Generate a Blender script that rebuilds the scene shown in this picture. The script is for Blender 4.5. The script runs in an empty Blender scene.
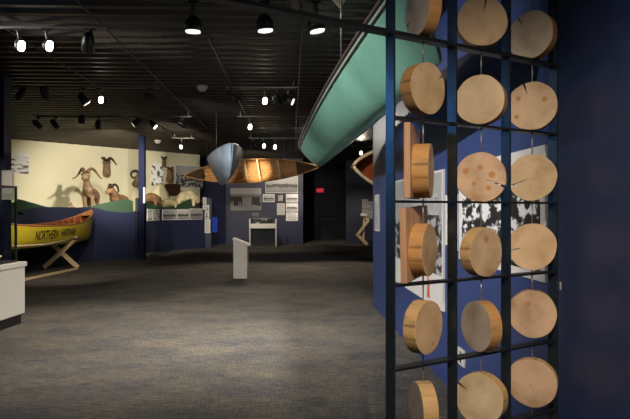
import bpy, bmesh, math, random
from mathutils import Vector, Matrix
random.seed(7)
PI = math.pi
SC = bpy.context.scene
COL = SC.collection
F = 600.0; H = 1.5; CX = 315.0; CY = 209.5

def P(px, py, d):
    """point at depth d seen at pixel (px, py)"""
    return Vector(((px-CX)/F*d, d, H+(CY-py)/F*d))
def G(px, py):
    """floor point seen at pixel"""
    d = F*H/(py-CY)
    return Vector(((px-CX)/F*d, d, 0))

# ------------------------------------------------------------------ materials
def nt(name):
    m = bpy.data.materials.new(name); m.use_nodes = True
    t = m.node_tree; b = t.nodes['Principled BSDF']
    return m, t, b
def mat(name, col, rough=.6, metal=0., spec=.5, emit=None, estr=0., noise=0., nscale=8., bump=0.):
    m, t, b = nt(name)
    b.inputs['Base Color'].default_value = (*col, 1)
    b.inputs['Roughness'].default_value = rough
    b.inputs['Metallic'].default_value = metal
    b.inputs['Specular IOR Level'].default_value = spec
    if emit:
        b.inputs['Emission Color'].default_value = (*emit, 1)
        b.inputs['Emission Strength'].default_value = estr
    if noise or bump:
        tc = t.nodes.new('ShaderNodeTexCoord'); n = t.nodes.new('ShaderNodeTexNoise')
        n.inputs['Scale'].default_value = nscale; n.inputs['Detail'].default_value = 5
        t.links.new(tc.outputs['Object'], n.inputs['Vector'])
        if noise:
            r = t.nodes.new('ShaderNodeValToRGB')
            lo = [max(0, c*(1-noise)) for c in col]; hi = [min(1, c*(1+noise)) for c in col]
            r.color_ramp.elements[0].position = .3; r.color_ramp.elements[0].color = (*lo, 1)
            r.color_ramp.elements[1].position = .7; r.color_ramp.elements[1].color = (*hi, 1)
            t.links.new(n.outputs['Fac'], r.inputs['Fac']); t.links.new(r.outputs['Color'], b.inputs['Base Color'])
        if bump:
            bp = t.nodes.new('ShaderNodeBump'); bp.inputs['Strength'].default_value = bump
            bp.inputs['Distance'].default_value = .02
            t.links.new(n.outputs['Fac'], bp.inputs['Height']); t.links.new(bp.outputs['Normal'], b.inputs['Normal'])
    return m
def ramp(t, stops):
    r = t.nodes.new('ShaderNodeValToRGB'); e = r.color_ramp.elements
    while len(e) < len(stops): e.new(.5)
    for el, (p, c) in zip(e, stops): el.position = p; el.color = (*c, 1)
    return r
def math_node(t, op, a=None, b=None):
    n = t.nodes.new('ShaderNodeMath'); n.operation = op
    for i, v in enumerate((a, b)):
        if v is None: continue
        if isinstance(v, (int, float)): n.inputs[i].default_value = v
        else: t.links.new(v, n.inputs[i])
    return n.outputs[0]
def mapping(t, scale=(1,1,1), loc=(0,0,0), rot=(0,0,0)):
    tc = t.nodes.new('ShaderNodeTexCoord'); mp = t.nodes.new('ShaderNodeMapping')
    mp.inputs['Scale'].default_value = scale; mp.inputs['Location'].default_value = loc
    mp.inputs['Rotation'].default_value = rot
    t.links.new(tc.outputs['Object'], mp.inputs['Vector']); return mp.outputs['Vector']

def carpet_mat():
    m, t, b = nt('carpet')
    b.inputs['Roughness'].default_value = .95; b.inputs['Specular IOR Level'].default_value = .15
    # broad patches per carpet tile, then fine woven dashes with ochre yarn
    v1 = mapping(t, (1.2, 2.6, 1)); n1 = t.nodes.new('ShaderNodeTexNoise'); n1.inputs['Scale'].default_value = 1.1; n1.inputs['Detail'].default_value = 3
    t.links.new(v1, n1.inputs['Vector'])
    base = ramp(t, [(.33, (.074,.074,.079)), (.5, (.099,.095,.091)), (.68, (.116,.107,.094))])
    t.links.new(n1.outputs['Fac'], base.inputs['Fac'])
    v2 = mapping(t, (7, 70, 1)); n2 = t.nodes.new('ShaderNodeTexNoise'); n2.inputs['Scale'].default_value = 1; n2.inputs['Detail'].default_value = 2
    t.links.new(v2, n2.inputs['Vector'])
    d = ramp(t, [(.36, (.62,.62,.64)), (.55, (1,1,1)), (.68, (1.42,1.28,1.0))])
    t.links.new(n2.outputs['Fac'], d.inputs['Fac'])
    v3 = mapping(t, (60, 9, 1)); n3 = t.nodes.new('ShaderNodeTexNoise'); n3.inputs['Scale'].default_value = 1
    t.links.new(v3, n3.inputs['Vector'])
    d2 = ramp(t, [(.38, (.82,.82,.84)), (.62, (1.16,1.13,1.06))]); t.links.new(n3.outputs['Fac'], d2.inputs['Fac'])
    # tile seams and tone, 0.6 m modules
    br = t.nodes.new('ShaderNodeTexChecker'); br.inputs['Scale'].default_value = 1.667
    br.inputs['Color1'].default_value = (.93,.93,.95,1); br.inputs['Color2'].default_value = (1.06,1.04,1.0,1)
    tc = t.nodes.new('ShaderNodeTexCoord'); t.links.new(tc.outputs['Object'], br.inputs['Vector'])
    cur = base.outputs['Color']
    for o in (d.outputs['Color'], d2.outputs['Color'], br.outputs['Color']):
        mx = t.nodes.new('ShaderNodeMix'); mx.data_type = 'RGBA'; mx.blend_type = 'MULTIPLY'; mx.inputs['Factor'].default_value = 1
        t.links.new(cur, mx.inputs['A']); t.links.new(o, mx.inputs['B']); cur = mx.outputs['Result']
    t.links.new(cur, b.inputs['Base Color'])
    return m

def wood_face_mat(name, tone=(.62,.42,.22), knots=(), seed=0):
    """end grain: rings around the pith, object space x (right) z (up), knots as orange spots"""
    m, t, b = nt(name); b.inputs['Roughness'].default_value = .6; b.inputs['Specular IOR Level'].default_value = .3
    tc = t.nodes.new('ShaderNodeTexCoord')
    sep = t.nodes.new('ShaderNodeSeparateXYZ'); t.links.new(tc.outputs['Object'], sep.inputs[0])
    n = t.nodes.new('ShaderNodeTexNoise'); n.inputs['Scale'].default_value = 9; n.inputs['Detail'].default_value = 4
    n.noise_dimensions = '4D'; n.inputs['W'].default_value = seed*1.7
    t.links.new(tc.outputs['Object'], n.inputs['Vector'])
    rx = math_node(t, 'SUBTRACT', sep.outputs['X'], random.uniform(-.015,.015)); rz = math_node(t, 'SUBTRACT', sep.outputs['Z'], random.uniform(-.015,.015))
    r = math_node(t, 'SQRT', math_node(t, 'ADD', math_node(t, 'MULTIPLY', rx, rx), math_node(t, 'MULTIPLY', rz, rz)))
    rr = math_node(t, 'ADD', r, math_node(t, 'MULTIPLY', n.outputs['Fac'], .02))
    ring = math_node(t, 'SINE', math_node(t, 'MULTIPLY', rr, 640))
    ringv = math_node(t, 'MULTIPLY', ring, .07)
    blot = math_node(t, 'MULTIPLY', math_node(t, 'SUBTRACT', n.outputs['Fac'], .5), 1.5)
    fac = math_node(t, 'ADD', math_node(t, 'ADD', ringv, blot), .5)
    cr = ramp(t, [(.2, tuple(c*.70*k for c, k in zip(tone, (1,.86,.74)))), (.5, tone), (.8, tuple(min(1,c*1.22) for c in tone))])
    t.links.new(fac, cr.inputs['Fac']); cur = cr.outputs['Color']
    for (kx, kz, kr) in knots:
        dx = math_node(t, 'SUBTRACT', sep.outputs['X'], kx); dz = math_node(t, 'SUBTRACT', sep.outputs['Z'], kz)
        dd = math_node(t, 'SQRT', math_node(t, 'ADD', math_node(t, 'MULTIPLY', dx, dx), math_node(t, 'MULTIPLY', dz, dz)))
        dd = math_node(t, 'ADD', dd, math_node(t, 'MULTIPLY', math_node(t, 'SUBTRACT', n.outputs['Fac'], .5), .02))
        mr = t.nodes.new('ShaderNodeMapRange'); mr.interpolation_type = 'SMOOTHSTEP'
        mr.inputs['From Min'].default_value = kr*1.25; mr.inputs['From Max'].default_value = kr*.55
        t.links.new(dd, mr.inputs['Value'])
        mx = t.nodes.new('ShaderNodeMix'); mx.data_type = 'RGBA'; t.links.new(mr.outputs[0], mx.inputs['Factor'])
        t.links.new(cur, mx.inputs['A']); mx.inputs['B'].default_value = (.62,.30,.12,1); cur = mx.outputs['Result']
    t.links.new(cur, b.inputs['Base Color'])
    return m
def wood_edge_mat(name, tone=(.6,.3,.11)):
    m, t, b = nt(name); b.inputs['Roughness'].default_value = .55; b.inputs['Specular IOR Level'].default_value = .3
    v = mapping(t, (40, 5, 40)); n = t.nodes.new('ShaderNodeTexNoise'); n.inputs['Scale'].default_value = 1; n.inputs['Detail'].default_value = 3
    t.links.new(v, n.inputs['Vector'])
    cr = ramp(t, [(.28, tuple(c*.45 for c in tone)), (.44, tone), (.75, tuple(min(1,c*1.2) for c in tone))]); t.links.new(n.outputs['Fac'], cr.inputs['Fac'])
    t.links.new(cr.outputs['Color'], b.inputs['Base Color']); return m
def plank_mat(name, c0, c1, scale=(2, 30, 30), rough=.5):
    m, t, b = nt(name); b.inputs['Roughness'].default_value = rough
    n = t.nodes.new('ShaderNodeTexNoise'); n.inputs['Scale'].default_value = 1; n.inputs['Detail'].default_value = 4
    t.links.new(mapping(t, scale), n.inputs['Vector'])
    cr = ramp(t, [(.35, c0), (.65, c1)]); t.links.new(n.outputs['Fac'], cr.inputs['Fac'])
    t.links.new(cr.outputs['Color'], b.inputs['Base Color']); return m

def photo_mat(name, w, h, kind='mountain', seed=0, lo=.02, hi=.75):
    """black and white print: x along the width (centred), z from 0 to h"""
    m, t, b = nt(name); b.inputs['Roughness'].default_value = .5; b.inputs['Specular IOR Level'].default_value = .3
    tc = t.nodes.new('ShaderNodeTexCoord'); sep = t.nodes.new('ShaderNodeSeparateXYZ')
    t.links.new(tc.outputs['Object'], sep.inputs[0])
    u = math_node(t, 'DIVIDE', sep.outputs['X'], w); v = math_node(t, 'DIVIDE', sep.outputs['Z'], h)
    cmb = t.nodes.new('ShaderNodeCombineXYZ'); t.links.new(u, cmb.inputs[0]); t.links.new(v, cmb.inputs[1]); cmb.inputs[2].default_value = seed*3.1
    def noise(sc, sx=1, sy=1, det=5):
        mp = t.nodes.new('ShaderNodeMapping'); mp.inputs['Scale'].default_value = (sx, sy, 1)
        t.links.new(cmb.outputs[0], mp.inputs['Vector'])
        n = t.nodes.new('ShaderNodeTexNoise'); n.inputs['Scale'].default_value = sc; n.inputs['Detail'].default_value = det
        t.links.new(mp.outputs[0], n.inputs['Vector']); return n.outputs['Fac']
    g = lambda x: (x, x, x*1.02)
    if kind == 'mountain':      # white sky, rocky ridge with snow, dark trees
        ridge = math_node(t, 'ADD', math_node(t, 'MULTIPLY', noise(2.2, 1, .05), .75), .42 if seed == 4 else .22)
        rock = ramp(t, [(.46, g(lo)), (.515, g(.10)), (.53, g(hi*.75)), (.58, g(hi))]); t.links.new(noise(11, 1.2, 1.0, 12), rock.inputs['Fac'])
        sky = math_node(t, 'GREATER_THAN', v, ridge)
        mx = t.nodes.new('ShaderNodeMix'); mx.data_type = 'RGBA'; t.links.new(sky, mx.inputs['Factor'])
        t.links.new(rock.outputs['Color'], mx.inputs['A']); mx.inputs['B'].default_value = (hi*.95, hi*.95, hi*.97, 1); cur = mx.outputs['Result']
    elif kind == 'people':      # row of figures on a shore with reflections
        colm = noise(9, 1, .06, 3); body = math_node(t, 'GREATER_THAN', colm, .52)
        dist = math_node(t, 'ABSOLUTE', math_node(t, 'SUBTRACT', v, .42))
        inb = math_node(t, 'LESS_THAN', math_node(t, 'ADD', dist, math_node(t, 'MULTIPLY', noise(22, 1, .2), .2)), .30)
        fig = math_node(t, 'MULTIPLY', body, inb)
        bg = ramp(t, [(0, g(hi*.55)), (.55, g(hi*.6)), (.60, g(hi*.35)), (.72, g(hi*.5)), (.74, g(hi)), (1, g(hi*.9))]); t.links.new(v, bg.inputs['Fac'])
        mx = t.nodes.new('ShaderNodeMix'); mx.data_type = 'RGBA'; t.links.new(fig, mx.inputs['Factor'])
        t.links.new(bg.outputs['Color'], mx.inputs['A']); mx.inputs['B'].default_value = (*g(lo), 1); cur = mx.outputs['Result']
    elif kind == 'lake':        # pale sky, dark band of far shore, water
        w2 = math_node(t, 'ADD', v, math_node(t, 'MULTIPLY', math_node(t, 'SUBTRACT', noise(4, 1, .6), .5), .35))
        bg = ramp(t, [(0, g(hi*.45)), (.3, g(hi*.6)), (.36, g(lo)), (.5, g(.1)), (.55, g(hi*.8)), (1, g(hi))]); t.links.new(w2, bg.inputs['Fac']); cur = bg.outputs['Color']
    elif kind == 'text':        # page of small print lines
        lines = math_node(t, 'GREATER_THAN', math_node(t, 'SINE', math_node(t, 'MULTIPLY', v, 75)), .35)
        gate = math_node(t, 'GREATER_THAN', noise(30, 1, .8), .42)
        mg = math_node(t, 'LESS_THAN', math_node(t, 'ABSOLUTE', u), .4)
        f = math_node(t, 'MULTIPLY', math_node(t, 'MULTIPLY', lines, gate), mg)
        cr = ramp(t, [(0, g(hi)), (1, g(hi*.55))]); t.links.new(f, cr.inputs['Fac']); cur = cr.outputs['Color']
    else:                       # loose drawing in dark strokes on white
        cr = ramp(t, [(.36, g(lo)), (.43, g(.25)), (.47, g(hi)), (1, g(hi))]); t.links.new(noise(3.5, 1, 1.6, 4), cr.inputs['Fac']); cur = cr.outputs['Color']
    t.links.new(cur, b.inputs['Base Color']); return m

def fur_mat(name, c0, c1, scale=6):
    return_m, t, b = nt(name); b.inputs['Roughness'].default_value = .95; b.inputs['Specular IOR Level'].default_value = .1
    n = t.nodes.new('ShaderNodeTexNoise'); n.inputs['Scale'].default_value = scale; n.inputs['Detail'].default_value = 6
    t.links.new(mapping(t), n.inputs['Vector'])
    cr = ramp(t, [(.38, c0), (.62, c1)]); t.links.new(n.outputs['Fac'], cr.inputs['Fac']); t.links.new(cr.outputs['Color'], b.inputs['Base Color'])
    n2 = t.nodes.new('ShaderNodeTexNoise'); n2.inputs['Scale'].default_value = 60; t.links.new(mapping(t), n2.inputs['Vector'])
    bp = t.nodes.new('ShaderNodeBump'); bp.inputs['Strength'].default_value = .4; bp.inputs['Distance'].default_value = .02
    t.links.new(n2.outputs['Fac'], bp.inputs['Height']); t.links.new(bp.outputs['Normal'], b.inputs['Normal'])
    return return_m
def glass_mat():
    m = bpy.data.materials.new('clear_glass'); m.use_nodes = True; t = m.node_tree; t.nodes.clear()
    o = t.nodes.new('ShaderNodeOutputMaterial'); a = t.nodes.new('ShaderNodeBsdfTransparent'); g = t.nodes.new('ShaderNodeBsdfGlossy')
    g.inputs['Roughness'].default_value = .02; a.inputs['Color'].default_value = (.93,.96,.95,1)
    lw = t.nodes.new('ShaderNodeLayerWeight'); lw.inputs['Blend'].default_value = .5; pw = math_node(t, 'POWER', lw.outputs['Facing'], 4); fr = math_node(t, 'ADD', math_node(t, 'MULTIPLY', pw, .5), .035)
    mx = t.nodes.new('ShaderNodeMixShader'); t.links.new(fr, mx.inputs[0]); t.links.new(a.outputs[0], mx.inputs[1]); t.links.new(g.outputs[0], mx.inputs[2])
    t.links.new(mx.outputs[0], o.inputs[0]); return m

M = dict(
    carpet=carpet_mat(),
    deck=mat('painted_steel_deck', (.042,.034,.027), .46, .2, .5, noise=.25, nscale=3),
    navy=mat('navy_wall_paint', (.019,.024,.062), .5, 0, .45, bump=.06, nscale=90),
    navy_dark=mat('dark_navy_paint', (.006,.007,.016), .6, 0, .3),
    blue=mat('blue_wall_paint', (.028,.055,.185), .47, 0, .55, bump=.05, nscale=120),
    blue_base=mat('blue_vinyl_base', (.03,.05,.2), .4),
    cream=mat('cream_wall_paint', (.75,.715,.53), .8, 0, .2, noise=.05, nscale=.8),
    green_panel=mat('green_panel_paint', (.03,.07,.038), .75),
    steel=mat('blue_black_steel', (.12,.16,.19), .24, .85, .5),
    wire=mat('steel_wire', (.5,.5,.5), .4, .8),
    black=mat('black_plastic', (.012,.012,.013), .4),
    lamp_grey=mat('grey_lamp_stem', (.16,.155,.145), .45, .4),
    lens=mat('lit_lamp_lens', (1,.95,.85), .3, emit=(1,.93,.82), estr=14),
    lens_soft=mat('softly_lit_lamp_lens', (1,.95,.85), .3, emit=(1,.90,.78), estr=1.3),
    lens_off=mat('unlit_lamp_lens', (.05,.05,.055), .15, 0, .6),
    white=mat('white_laminate', (.62,.60,.56), .5),
    white_card=mat('white_card', (.74,.72,.70), .6),
    offwhite=mat('offwhite_board', (.55,.52,.47), .6),
    yellow=mat('yellow_canvas_paint', (.80,.64,.04), .42, noise=.06, nscale=4),
    red_wood=plank_mat('red_cedar', (.20,.045,.015), (.38,.10,.03), (1.5, 30, 30)),
    red_wood_rail=plank_mat('varnished_rail', (.45,.17,.06), (.6,.27,.1), (1.5, 30, 30)),
    pine=plank_mat('pine_lumber', (.60,.45,.24), (.74,.58,.35), (3, 40, 40)),
    birch_out=plank_mat('brown_bark', (.055,.022,.009), (.14,.055,.02), (3, 8, 8), .5),
    birch_in=plank_mat('golden_planking', (.46,.24,.09), (.66,.39,.16), (.8, 40, 40), .45),
    pale_wood=mat('pale_ash_wood', (.72,.6,.4), .5, noise=.1),
    cream_bark=mat('cream_birch_bark', (.62,.5,.26), .6, noise=.35, nscale=5),
    green_hull=mat('green_canvas_paint', (.17,.40,.31), .5, 0, .4, noise=.18, nscale=2.2),
    dark_green=mat('dark_green_inside', (.05,.09,.07), .6),
    grey_rail=mat('weathered_grey_rail', (.3,.26,.25), .6, noise=.2),
    dark_rail=mat('dark_brown_rail', (.07,.045,.04), .6),
    blue_canvas=mat('blue_grey_canvas', (.36,.42,.48), .45, 0, .5, noise=.28, nscale=2.4),
    board=plank_mat('salmon_pine_board', (.58,.32,.19), (.70,.44,.28), (60, 60, 5)),
    tan_fur=fur_mat('tan_brown_fur', (.15,.095,.055), (.29,.195,.125)),
    red_fur=fur_mat('reddish_brown_fur', (.19,.105,.055), (.33,.195,.11)),
    grey_fur=fur_mat('grey_brown_fur', (.13,.085,.05), (.25,.17,.10)),
    white_fur=fur_mat('cream_white_fur', (.62,.50,.28), (.80,.70,.46)),
    horn=mat('brown_horn', (.10,.06,.03), .5, noise=.4, nscale=25),
    dark_horn=mat('dark_horn', (.035,.022,.014), .5, noise=.3, nscale=25),
    mound=mat('cream_plaster', (.74,.68,.45), .85, noise=.08, nscale=3, bump=.3),
    dark_wood=mat('dark_brown_wood', (.045,.022,.012), .5, noise=.3),
    red_sign=mat('red_lit_letters', (.5,.01,.02), .5, emit=(1,.03,.08), estr=.55),
    sign_body=mat('dark_sign_body', (.02,.004,.005), .5),
    blue_screen=mat('blue_lit_panel', (.02,.04,.2), .5, emit=(.03,.09,.55), estr=.28),
    ink=mat('black_lettering', (.012,.012,.01), .6),
    pale_ink=mat('pale_lettering', (.50,.50,.50), .6),
    red_ink=mat('red_print', (.62,.12,.07), .6),
    wicker=mat('woven_tan', (.40,.27,.14), .7, noise=.4, nscale=30, bump=.5),
    glass=glass_mat(),
)

# ------------------------------------------------------------------ builders
def new(): return bmesh.new()
def box(bm, c, s, R=None, mi=0):
    c = Vector(c); vs = []
    for x in (-.5,.5):
        for y in (-.5,.5):
            for z in (-.5,.5):
                p = Vector((x*s[0], y*s[1], z*s[2]))
                vs.append(bm.verts.new((R @ p if R else p) + c))
    for q in ((0,1,3,2),(4,6,7,5),(0,4,5,1),(2,3,7,6),(0,2,6,4),(1,5,7,3)):
        f = bm.faces.new([vs[i] for i in q]); f.material_index = mi
def beam(bm, a, b, w, h, up=(0,0,1)):
    a = Vector(a); b = Vector(b); x = (b-a).normalized(); u = Vector(up)
    y = u.cross(x).normalized(); z = x.cross(y)
    R = Matrix((x, y, z)).transposed()
    box(bm, (a+b)/2, ((b-a).length, w, h), R)
def tube(bm, pts, radii, n=10, cap=True, mi=0):
    pts = [Vector(p) for p in pts]
    if not hasattr(radii, '__len__'): radii = [radii]*len(pts)
    rings = []; ref = None
    for i, p in enumerate(pts):
        t = (pts[min(i+1, len(pts)-1)] - pts[max(i-1, 0)]).normalized()
        if ref is None:
            ref = Vector((0,0,1)) if abs(t.z) < .9 else Vector((1,0,0))
        x = (ref - t*ref.dot(t)).normalized(); ref = x; y = t.cross(x)
        rings.append([bm.verts.new(p + (x*math.cos(2*PI*k/n) + y*math.sin(2*PI*k/n))*radii[i]) for k in range(n)])
    for a, b in zip(rings, rings[1:]):
        for k in range(n):
            f = bm.faces.new((a[k], a[(k+1)%n], b[(k+1)%n], b[k])); f.smooth = True; f.material_index = mi
    if cap:
        bm.faces.new(rings[0][::-1]).material_index = mi; bm.faces.new(rings[-1]).material_index = mi
def prism(bm, poly, y0, y1, mi=0):
    """polygon in x,z extruded along y"""
    a = [bm.verts.new((x, y0, z)) for x, z in poly]; b = [bm.verts.new((x, y1, z)) for x, z in poly]
    n = len(poly); fs = [bm.faces.new(a), bm.faces.new(b[::-1])]
    for k in range(n): fs.append(bm.faces.new((a[k], b[k], b[(k+1)%n], a[(k+1)%n])))
    for f in fs: f.material_index = mi
def obj(name, bm, mats, parent=None, loc=None, rotz=None, bevel=0, smooth=False):
    bmesh.ops.recalc_face_normals(bm, faces=bm.faces[:])
    me = bpy.data.meshes.new(name); bm.to_mesh(me); bm.free()
    if not isinstance(mats, (list, tuple)): mats = [mats]
    for m in mats: me.materials.append(m)
    if smooth:
        for p in me.polygons: p.use_smooth = True
    o = bpy.data.objects.new(name, me); COL.objects.link(o)
    if parent: o.parent = parent
    if loc is not None: o.location = loc
    if rotz is not None: o.rotation_euler = (0, 0, rotz)
    if bevel:
        b = o.modifiers.new('bevel', 'BEVEL'); b.width = bevel; b.segments = 2; b.limit_method = 'ANGLE'
    return o
def tag(o, label, cat, group=None):
    o['label'] = label; o['category'] = cat
    if group: o['group'] = group
    return o
def thing(name, label, cat, loc=(0,0,0), rotz=0, group=None, R=None):
    o = bpy.data.objects.new(name, None); COL.objects.link(o); o.empty_display_size = .1
    o.location = loc
    if R is not None: o.rotation_euler = R.to_euler()
    else: o.rotation_euler = (0, 0, rotz)
    return tag(o, label, cat, group)
def struct(name, bm, mats, **k):
    o = obj(name, bm, mats, **k); o['kind'] = 'structure'; return o
def wall(name, p0, p1, z0, z1, m, th=.15, base=None):
    """front face runs p0 -> p1 (left to right for the viewer), body behind it"""
    a = Vector((p0[0], p0[1])); b = Vector((p1[0], p1[1])); L = (b-a).length; ang = math.atan2(b.y-a.y, b.x-a.x)
    bm = new(); box(bm, (L/2, th/2, (z0+z1)/2), (L, th, z1-z0))
    return struct(name, bm, m, loc=(a.x, a.y, 0), rotz=ang)
def text_bm(body, height, depth=.002):
    c = bpy.data.curves.new('lettering', 'FONT'); c.body = body; c.size = height/.7; c.extrude = depth; c.offset = height*.03; c.align_x = 'CENTER'
    o = bpy.data.objects.new('lettering', c); COL.objects.link(o)
    dg = bpy.context.evaluated_depsgraph_get(); me = bpy.data.meshes.new_from_object(o.evaluated_get(dg))
    bm = new(); bm.from_mesh(me)
    bpy.data.objects.remove(o); bpy.data.meshes.remove(me); bpy.data.curves.remove(c)
    return bm

# ------------------------------------------------------------------ room
ANG = math.radians(2.34)
bm = new(); box(bm, (-4, 15, -.05), (30, 44, .1)); struct('floor', bm, M['carpet'], rotz=ANG)
bm = new()                                   # corrugated steel deck, ribs across the hall
a0, a1, x0, x1 = -7.0, 36.0, -19.0, 11.0; pitch = .28; y = a0; prof = []
while y < a1:
    prof += [(y, 3.76), (y+.14, 3.76), (y+.18, 3.715), (y+.25, 3.715)]; y += pitch
prof.append((a1, 3.76))
vl = [bm.verts.new((x0, yy, zz)) for yy, zz in prof]; vr = [bm.verts.new((x1, yy, zz)) for yy, zz in prof]
for i in range(len(prof)-1): bm.faces.new((vl[i], vl[i+1], vr[i+1], vr[i]))
tl = [bm.verts.new((x0, yy, 3.9)) for yy in (a0, a1)]; tr = [bm.verts.new((x1, yy, 3.9)) for yy in (a0, a1)]
bm.faces.new((tl[0], tr[0], tr[1], tl[1]))
struct('ceiling', bm, M['deck'], rotz=ANG)

# right wall with the posters (its end faces the hall), running towards the camera
RW_X = lambda d: .91 + (9.42-d)*.0513
def rw(d): return Vector((RW_X(d), d))
bm = new()
a = rw(9.42); b = rw(-3.0); L = (b-a).length; ang = math.atan2(b.y-a.y, b.x-a.x)
box(bm, (L/2, .16, 1.87), (L, .32, 3.74)); struct('wall_right', bm, M['blue'], loc=(a.x, a.y, 0), rotz=ang)
bm = new(); box(bm, (L/2, -.006, .05), (L, .012, .10)); struct('baseboard_right', bm, M['blue_base'], loc=(a.x, a.y, 0), rotz=ang)
bm = new(); box(bm, (1.9, .08, 1.85), (3.8, .16, 3.70)); struct('wall_reflector_left', bm, mat('bright_blue_paint', (.04,.17,.38), .6), loc=(-5.0, 2.6, 0), rotz=PI/2)  # unseen blue wall, added for the grid posts to reflect
# sheep diorama: cream back wall, low blue front with a wavy top
DW = (Vector((-9.54, 18.9)), Vector((-4.68, 24.4))); ddir = (DW[1]-DW[0]).normalized()
p0 = DW[0]-ddir*6; wall('wall_left', p0, DW[1], 0, 3.72, M['cream'])
def dw_at(px):
    k = (px-CX)/F; o = DW[0]
    s = (k*o.y-o.x)/(ddir.x-k*ddir.y); return o+ddir*s
# far photo wall and its angled wing
wb0 = Vector(((226-CX)/F*26, 26.0)); wb1 = Vector(((303-CX)/F*26, 26.0))
wall('wall_back', wb0, wb1, 0, 3.72, M['navy'], .3)
wing0 = Vector(((199-CX)/F*25.0, 25.0)); wall('wall_wing', wing0, wb0, 0, 3.72, M['navy'], .3)
wr0 = Vector(((346-CX)/F*27, 27.0)); wall('wall_recess', wr0, (6.5, 26.8), 0, 3.72, M['navy'], .3)
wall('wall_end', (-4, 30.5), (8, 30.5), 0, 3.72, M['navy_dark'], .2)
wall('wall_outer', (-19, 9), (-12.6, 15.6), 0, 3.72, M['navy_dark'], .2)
bm = new()
for sx in (-1, 1): box(bm, (sx*.47, 0, 1.06), (.93, .05, 2.12))
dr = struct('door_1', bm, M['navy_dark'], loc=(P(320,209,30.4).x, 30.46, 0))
bm = new()
for sx in (-1, 1): box(bm, (sx*.45, -.06, 1.0), (.6, .04, .05))
o = obj('push_bar', bm, M['black'], dr)

# low diorama front, near segment (blue wave panel in front of a green hill panel)
sd = Vector((.66,.75)).normalized(); sp = Vector((-6.2, 17.3))
def seg_at(px):
    k = (px-CX)/F; s = (k*sp.y-sp.x)/(sd.x-k*sd.y); return s
s0 = -7.5; s1 = seg_at(135.5)
def wave(points, base=0):
    """points (px, py) along the near segment -> (s, z) profile"""
    out = []
    for px, py in points:
        s = seg_at(px); d = sp.y+sd.y*s; out.append((s, H+(CY-py)/F*d))
    return out
def smooth_poly(pts, n=6):
    out = []
    for i in range(len(pts)-1):
        p = [pts[max(i-1,0)], pts[i], pts[i+1], pts[min(i+2,len(pts)-1)]]
        for k in range(n):
            t = k/n
            out.append(tuple(.5*((2*p[1][j])+(-p[0][j]+p[2][j])*t+(2*p[0][j]-5*p[1][j]+4*p[2][j]-p[3][j])*t*t+(-p[0][j]+3*p[1][j]-3*p[2][j]+p[3][j])*t**3) for j in (0,1)))
    out.append(pts[-1]); return out
blue_top = smooth_poly([(s0, 1.2)] + wave([(5,217),(20,211.5),(40,207.5),(58,207),(76,207.5),(92,207.3),(108,211),(122,212.5),(135.5,212)]))
ang = math.atan2(sd.y, sd.x)
bm = new(); prism(bm, [(s0, 0)]+blue_top+[(s1, 0)], 0, .12)
struct('wall_diorama_front', bm, M['navy'], loc=(sp.x, sp.y, 0), rotz=ang)
green_top = smooth_poly([(s0, 1.5)] + wave([(2,203),(18,199),(32,202),(48,206.5),(62,208.5),(85,208.5),(96,206),(112,202),(124,199.6),(131,199.3)]) + [(s1, 1.74)])
bm = new(); prism(bm, [(s0, .9)]+green_top+[(s1, .9)], .13, .22)
tag(obj('hill_cutout', bm, M['green_panel'], loc=(sp.x, sp.y, 0), rotz=ang), 'green wavy hill panel behind the low blue wall under the standing ram', 'panel')
# return of the low wall and its far, curving segment
A = [Vector((-5.77,19.8)), Vector((-5.80,20.9)), Vector((-5.71,21.7)), Vector((-5.40,22.6)), Vector((-4.95,23.6)), Vector((-4.28,24.7))]
e1 = sp+sd*s1
ret = [e1+Vector((.02,.1)), A[0]]
A = [p*(1-.05*i/5) for i, p in enumerate(A)]
def ribbon(bm, pts, z0, z1s, th):
    n = len(pts); q = []
    for i, p in enumerate(pts):
        t = (pts[min(i+1,n-1)]-pts[max(i-1,0)]).normalized(); nn = Vector((-t.y, t.x))*th
        q.append([bm.verts.new((p.x,p.y,z0)), bm.verts.new((p.x,p.y,z1s[i])), bm.verts.new((p.x+nn.x,p.y+nn.y,z1s[i])), bm.verts.new((p.x+nn.x,p.y+nn.y,z0))])
    for u, v in zip(q, q[1:]):
        for k in range(4): bm.faces.new((u[k], u[(k+1)%4], v[(k+1)%4], v[k]))
    bm.faces.new(q[0][::-1]); bm.faces.new(q[-1])
def dense(pts, n=5):
    r = smooth_poly([(p.x, p.y) for p in pts], n); return [Vector(p) for p in r]
AD = dense(A)
bm = new(); ribbon(bm, [e1+Vector((.0,.16)), e1*.5+A[0]*.5, A[0]-Vector((.02,.05))], 0, [1.45]*3, .1)
struct('wall_diorama_return', bm, M['navy_dark'])
bm = new(); ribbon(bm, AD, 0, [1.50]*len(AD), .1); struct('wall_diorama_curve', bm, M['navy'])
bm = new()
AG = [p+Vector((-.12, .13)) for p in AD[:-3]]
zs = []
for i, p in enumerate(AG):
    px = CX+F*p.x/p.y; k = (px-140)/70
    yy = 198 + (9*math.sin(PI*min(1, max(0, k/.75)))) if k < .75 else 198+2*k
    zs.append(H+(CY-yy)/F*p.y)
ribbon(bm, AG, .9, zs, .08)
tag(obj('hill_cutout', bm, M['green_panel']), 'green hill panel above the strip of small photos right of the blue pole', 'panel')
# diorama deck the animals stand on
bm = new()
for quad in ([(-13,12.6), (-5.62,18.35), (-6.1,22.3), (-13.2,14.6)],):
    vs = [bm.verts.new((x, y, 1.18)) for x, y in quad]; vb = [bm.verts.new((x, y, 1.08)) for x, y in quad]
    bm.faces.new(vs); bm.faces.new(vb[::-1])
    for k in range(4): bm.faces.new((vs[k], vb[k], vb[(k+1)%4], vs[(k+1)%4]))
struct('floor_diorama', bm, M['mound'])

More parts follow.
